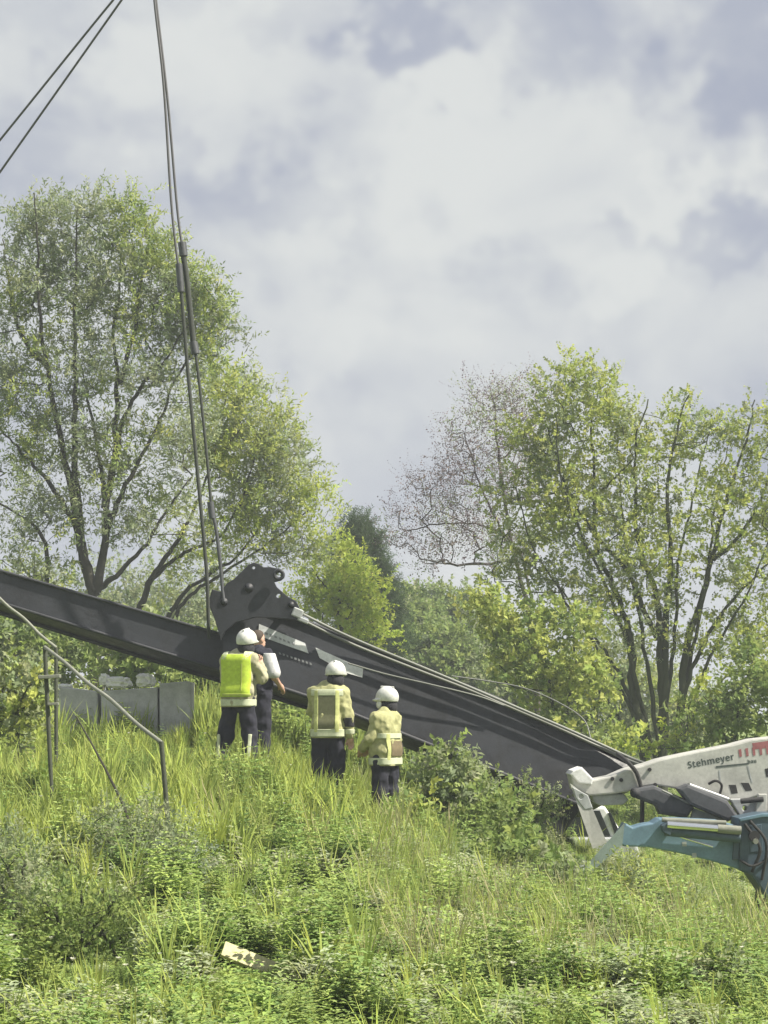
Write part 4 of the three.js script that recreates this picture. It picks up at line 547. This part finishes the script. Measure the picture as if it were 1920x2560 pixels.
{
  const R = rng(900), PLK = at(623, 2423, 12.9), kinds = { fine: [tuft(1, 12, .34, .014, .6), []], tall: [tuft(2, 11, .50, .017, .5), []], seed: [tuft(3, 12, .56, .007, .3, true), []], low: [tuft(4, 16, .2, .010, .8), []], weed: [weed(5, 4, .36, .10, .058), []], nettle: [weed(6, 5, .5, .11, .06), []], creep: [weed(7, 6, .17, .078, .058), []] };
  const gC = [[.33, .40, .10], [.29, .37, .095], [.37, .43, .115]], yC = [[.43, .50, .11], [.40, .47, .105]], dC = [[.40, .39, .20], [.43, .40, .22], [.36, .36, .17]], wC = [[.27, .37, .10], [.33, .42, .115], [.22, .32, .09]], sC = [[.34, .39, .22], [.38, .42, .25]];
  const sow = (d0, d1, per, grow) => {
    for (let d = d0; d < d1; d += .25) {
      const half = (960 / F) * d + 1.6, n = Math.round(half * 2 * .25 * per);
      for (let i = 0; i < n; i++) {
        const x = (R() * 2 - 1) * half, z = -(d + R() * .25), px = 960 + x / d * F, y = ground(x, z);
        const m = n2b(x * .55 + 3, z * .55), m2 = n2b(x * 1.3 + 40, z * 1.3), py = 1800 + (EYE - y) / d * F;
        // dry, seeding grass across the middle of the right-hand slope; lush grass on the left and on the crest; weeds lower down
        const dry = sstep(.25, .75, n2(x * .3 + 20, z * .3) * .6 + .35 + (px > 900 && py > 2100 && py < 2450 ? .45 : -.3)), lush = sstep(2250, 2050, py) * (px < 860 ? 1 : lerp(1, .12, sstep(860, 1080, px)));
        const r = R(); let k, col;
        const clear = Math.abs(x - PLK.x) < .26 && z - PLK.z > -.12 && z - PLK.z < 1.5;
        if (clear) { k = 'low'; col = gC; }
        else if (r < .06 + dry * .13 && dry > .35) { k = 'seed'; col = R() < .35 ? dC : gC; }
        else if (r < .10 + lush * .6) { k = m2 > .0 ? 'tall' : 'fine'; col = m > .0 ? yC.concat(gC) : gC; }
        else if ((m > -.08 || (px > 950 && R() < .55)) && lush < .7) { k = m2 > 0 ? 'weed' : 'creep'; col = m2 > .35 ? sC : wC; }
        else if (m < -.30) { k = m2 > -.1 ? 'nettle' : 'weed'; col = wC; }
        else { k = R() < .28 ? 'fine' : R() < .3 ? 'low' : R() < .5 ? 'weed' : 'creep'; col = R() < .2 ? sC : gC; }
        const s = (.62 + R() * .6) * (1 + m2 * .25) * grow * (1 - .25 * sstep(.3, .9, -m)) * (d > 19 ? 1 - .45 * sstep(1080, 1350, px) : 1) * (clear ? .42 : 1) * (d > 23.2 && d < 27 ? .72 : 1) * (px > 20 && px < 370 && d > 11.8 && d < 15.4 ? .36 : 1) * (px > 1370 && px < 1720 && d > 20.5 && d < 25.2 ? .38 : 1) * (px > 370 && px < 500 && d > 24.5 && d < 28.2 ? .55 : 1);
        kinds[k][1].push([V(x, y - .015, z), V((R() - .5) * .28 + .03, 1, (R() - .5) * .28).normalize(), [s, s * (.85 + R() * .35), s], tint(R, col, .2), R() * 6.28]);
      }
    }
  };
  sow(6.5, 12, 210, .62); sow(12, 18, 190, .8); sow(18, 30, 130, 1.0); sow(30, 62, 26, 1.5);
  const lab = { fine: 'fine bright green grass all over the bank', tall: 'tall lush grass along the crest of the bank', seed: 'straw coloured seeding grass across the slope', low: 'short matted grass between the weeds', weed: 'leafy green weeds scattered over the slope', nettle: 'tall nettle patches on the slope', creep: 'low creeping greenery on the lower slope' };
  const nm = { fine: 'fine_grass', tall: 'tall_grass', seed: 'seeding_grass', low: 'matted_grass', weed: 'leafy_weeds', nettle: 'nettle_weeds', creep: 'creeping_weeds' };
  for (const [k, [g, l]] of Object.entries(kinds)) { const m = instances(nm[k], g, GRASS, l); tag(m, lab[k], k === 'weed' || k === 'nettle' || k === 'creep' ? 'weeds' : 'grass', null, 'stuff'); scene.add(m); }
  // white blossoms: flat heads on stalks, too many and too small to count
  const fl = [], fs = weed(12, 1, .05, .02, .016), F2 = leafGeo([...Array(7)].map((_, i) => { const a = i / 7 * 6.283; return [V(0, .4, 0), V(Math.cos(a) * .03, .415, Math.sin(a) * .03), .03, V(0, 1, 0)]; }));
  for (let i = 0; i < 200; i++) { const d = 9 + R() * 17, half = 960 / F * d, x = (R() * 2 - 1) * half, z = -d; if (n2b(x * .4, z * .4) < .1) continue; fl.push([V(x, ground(x, z), z), V((R() - .5) * .3, 1, (R() - .5) * .3).normalize(), [.45 + R() * .3, .8 + R() * .5, .45 + R() * .3], [.62, .62, .52], R() * 6]); }
  const m = instances('white_blossom', F2, GRASS, fl); tag(m, 'tiny white blossoms scattered through the weeds', 'flowers', null, 'stuff'); scene.add(m);
}

scene.fog = new THREE.FogExp2(new THREE.Color(.86, .92, 1.0), .0014);
renderer.render(scene, camera);
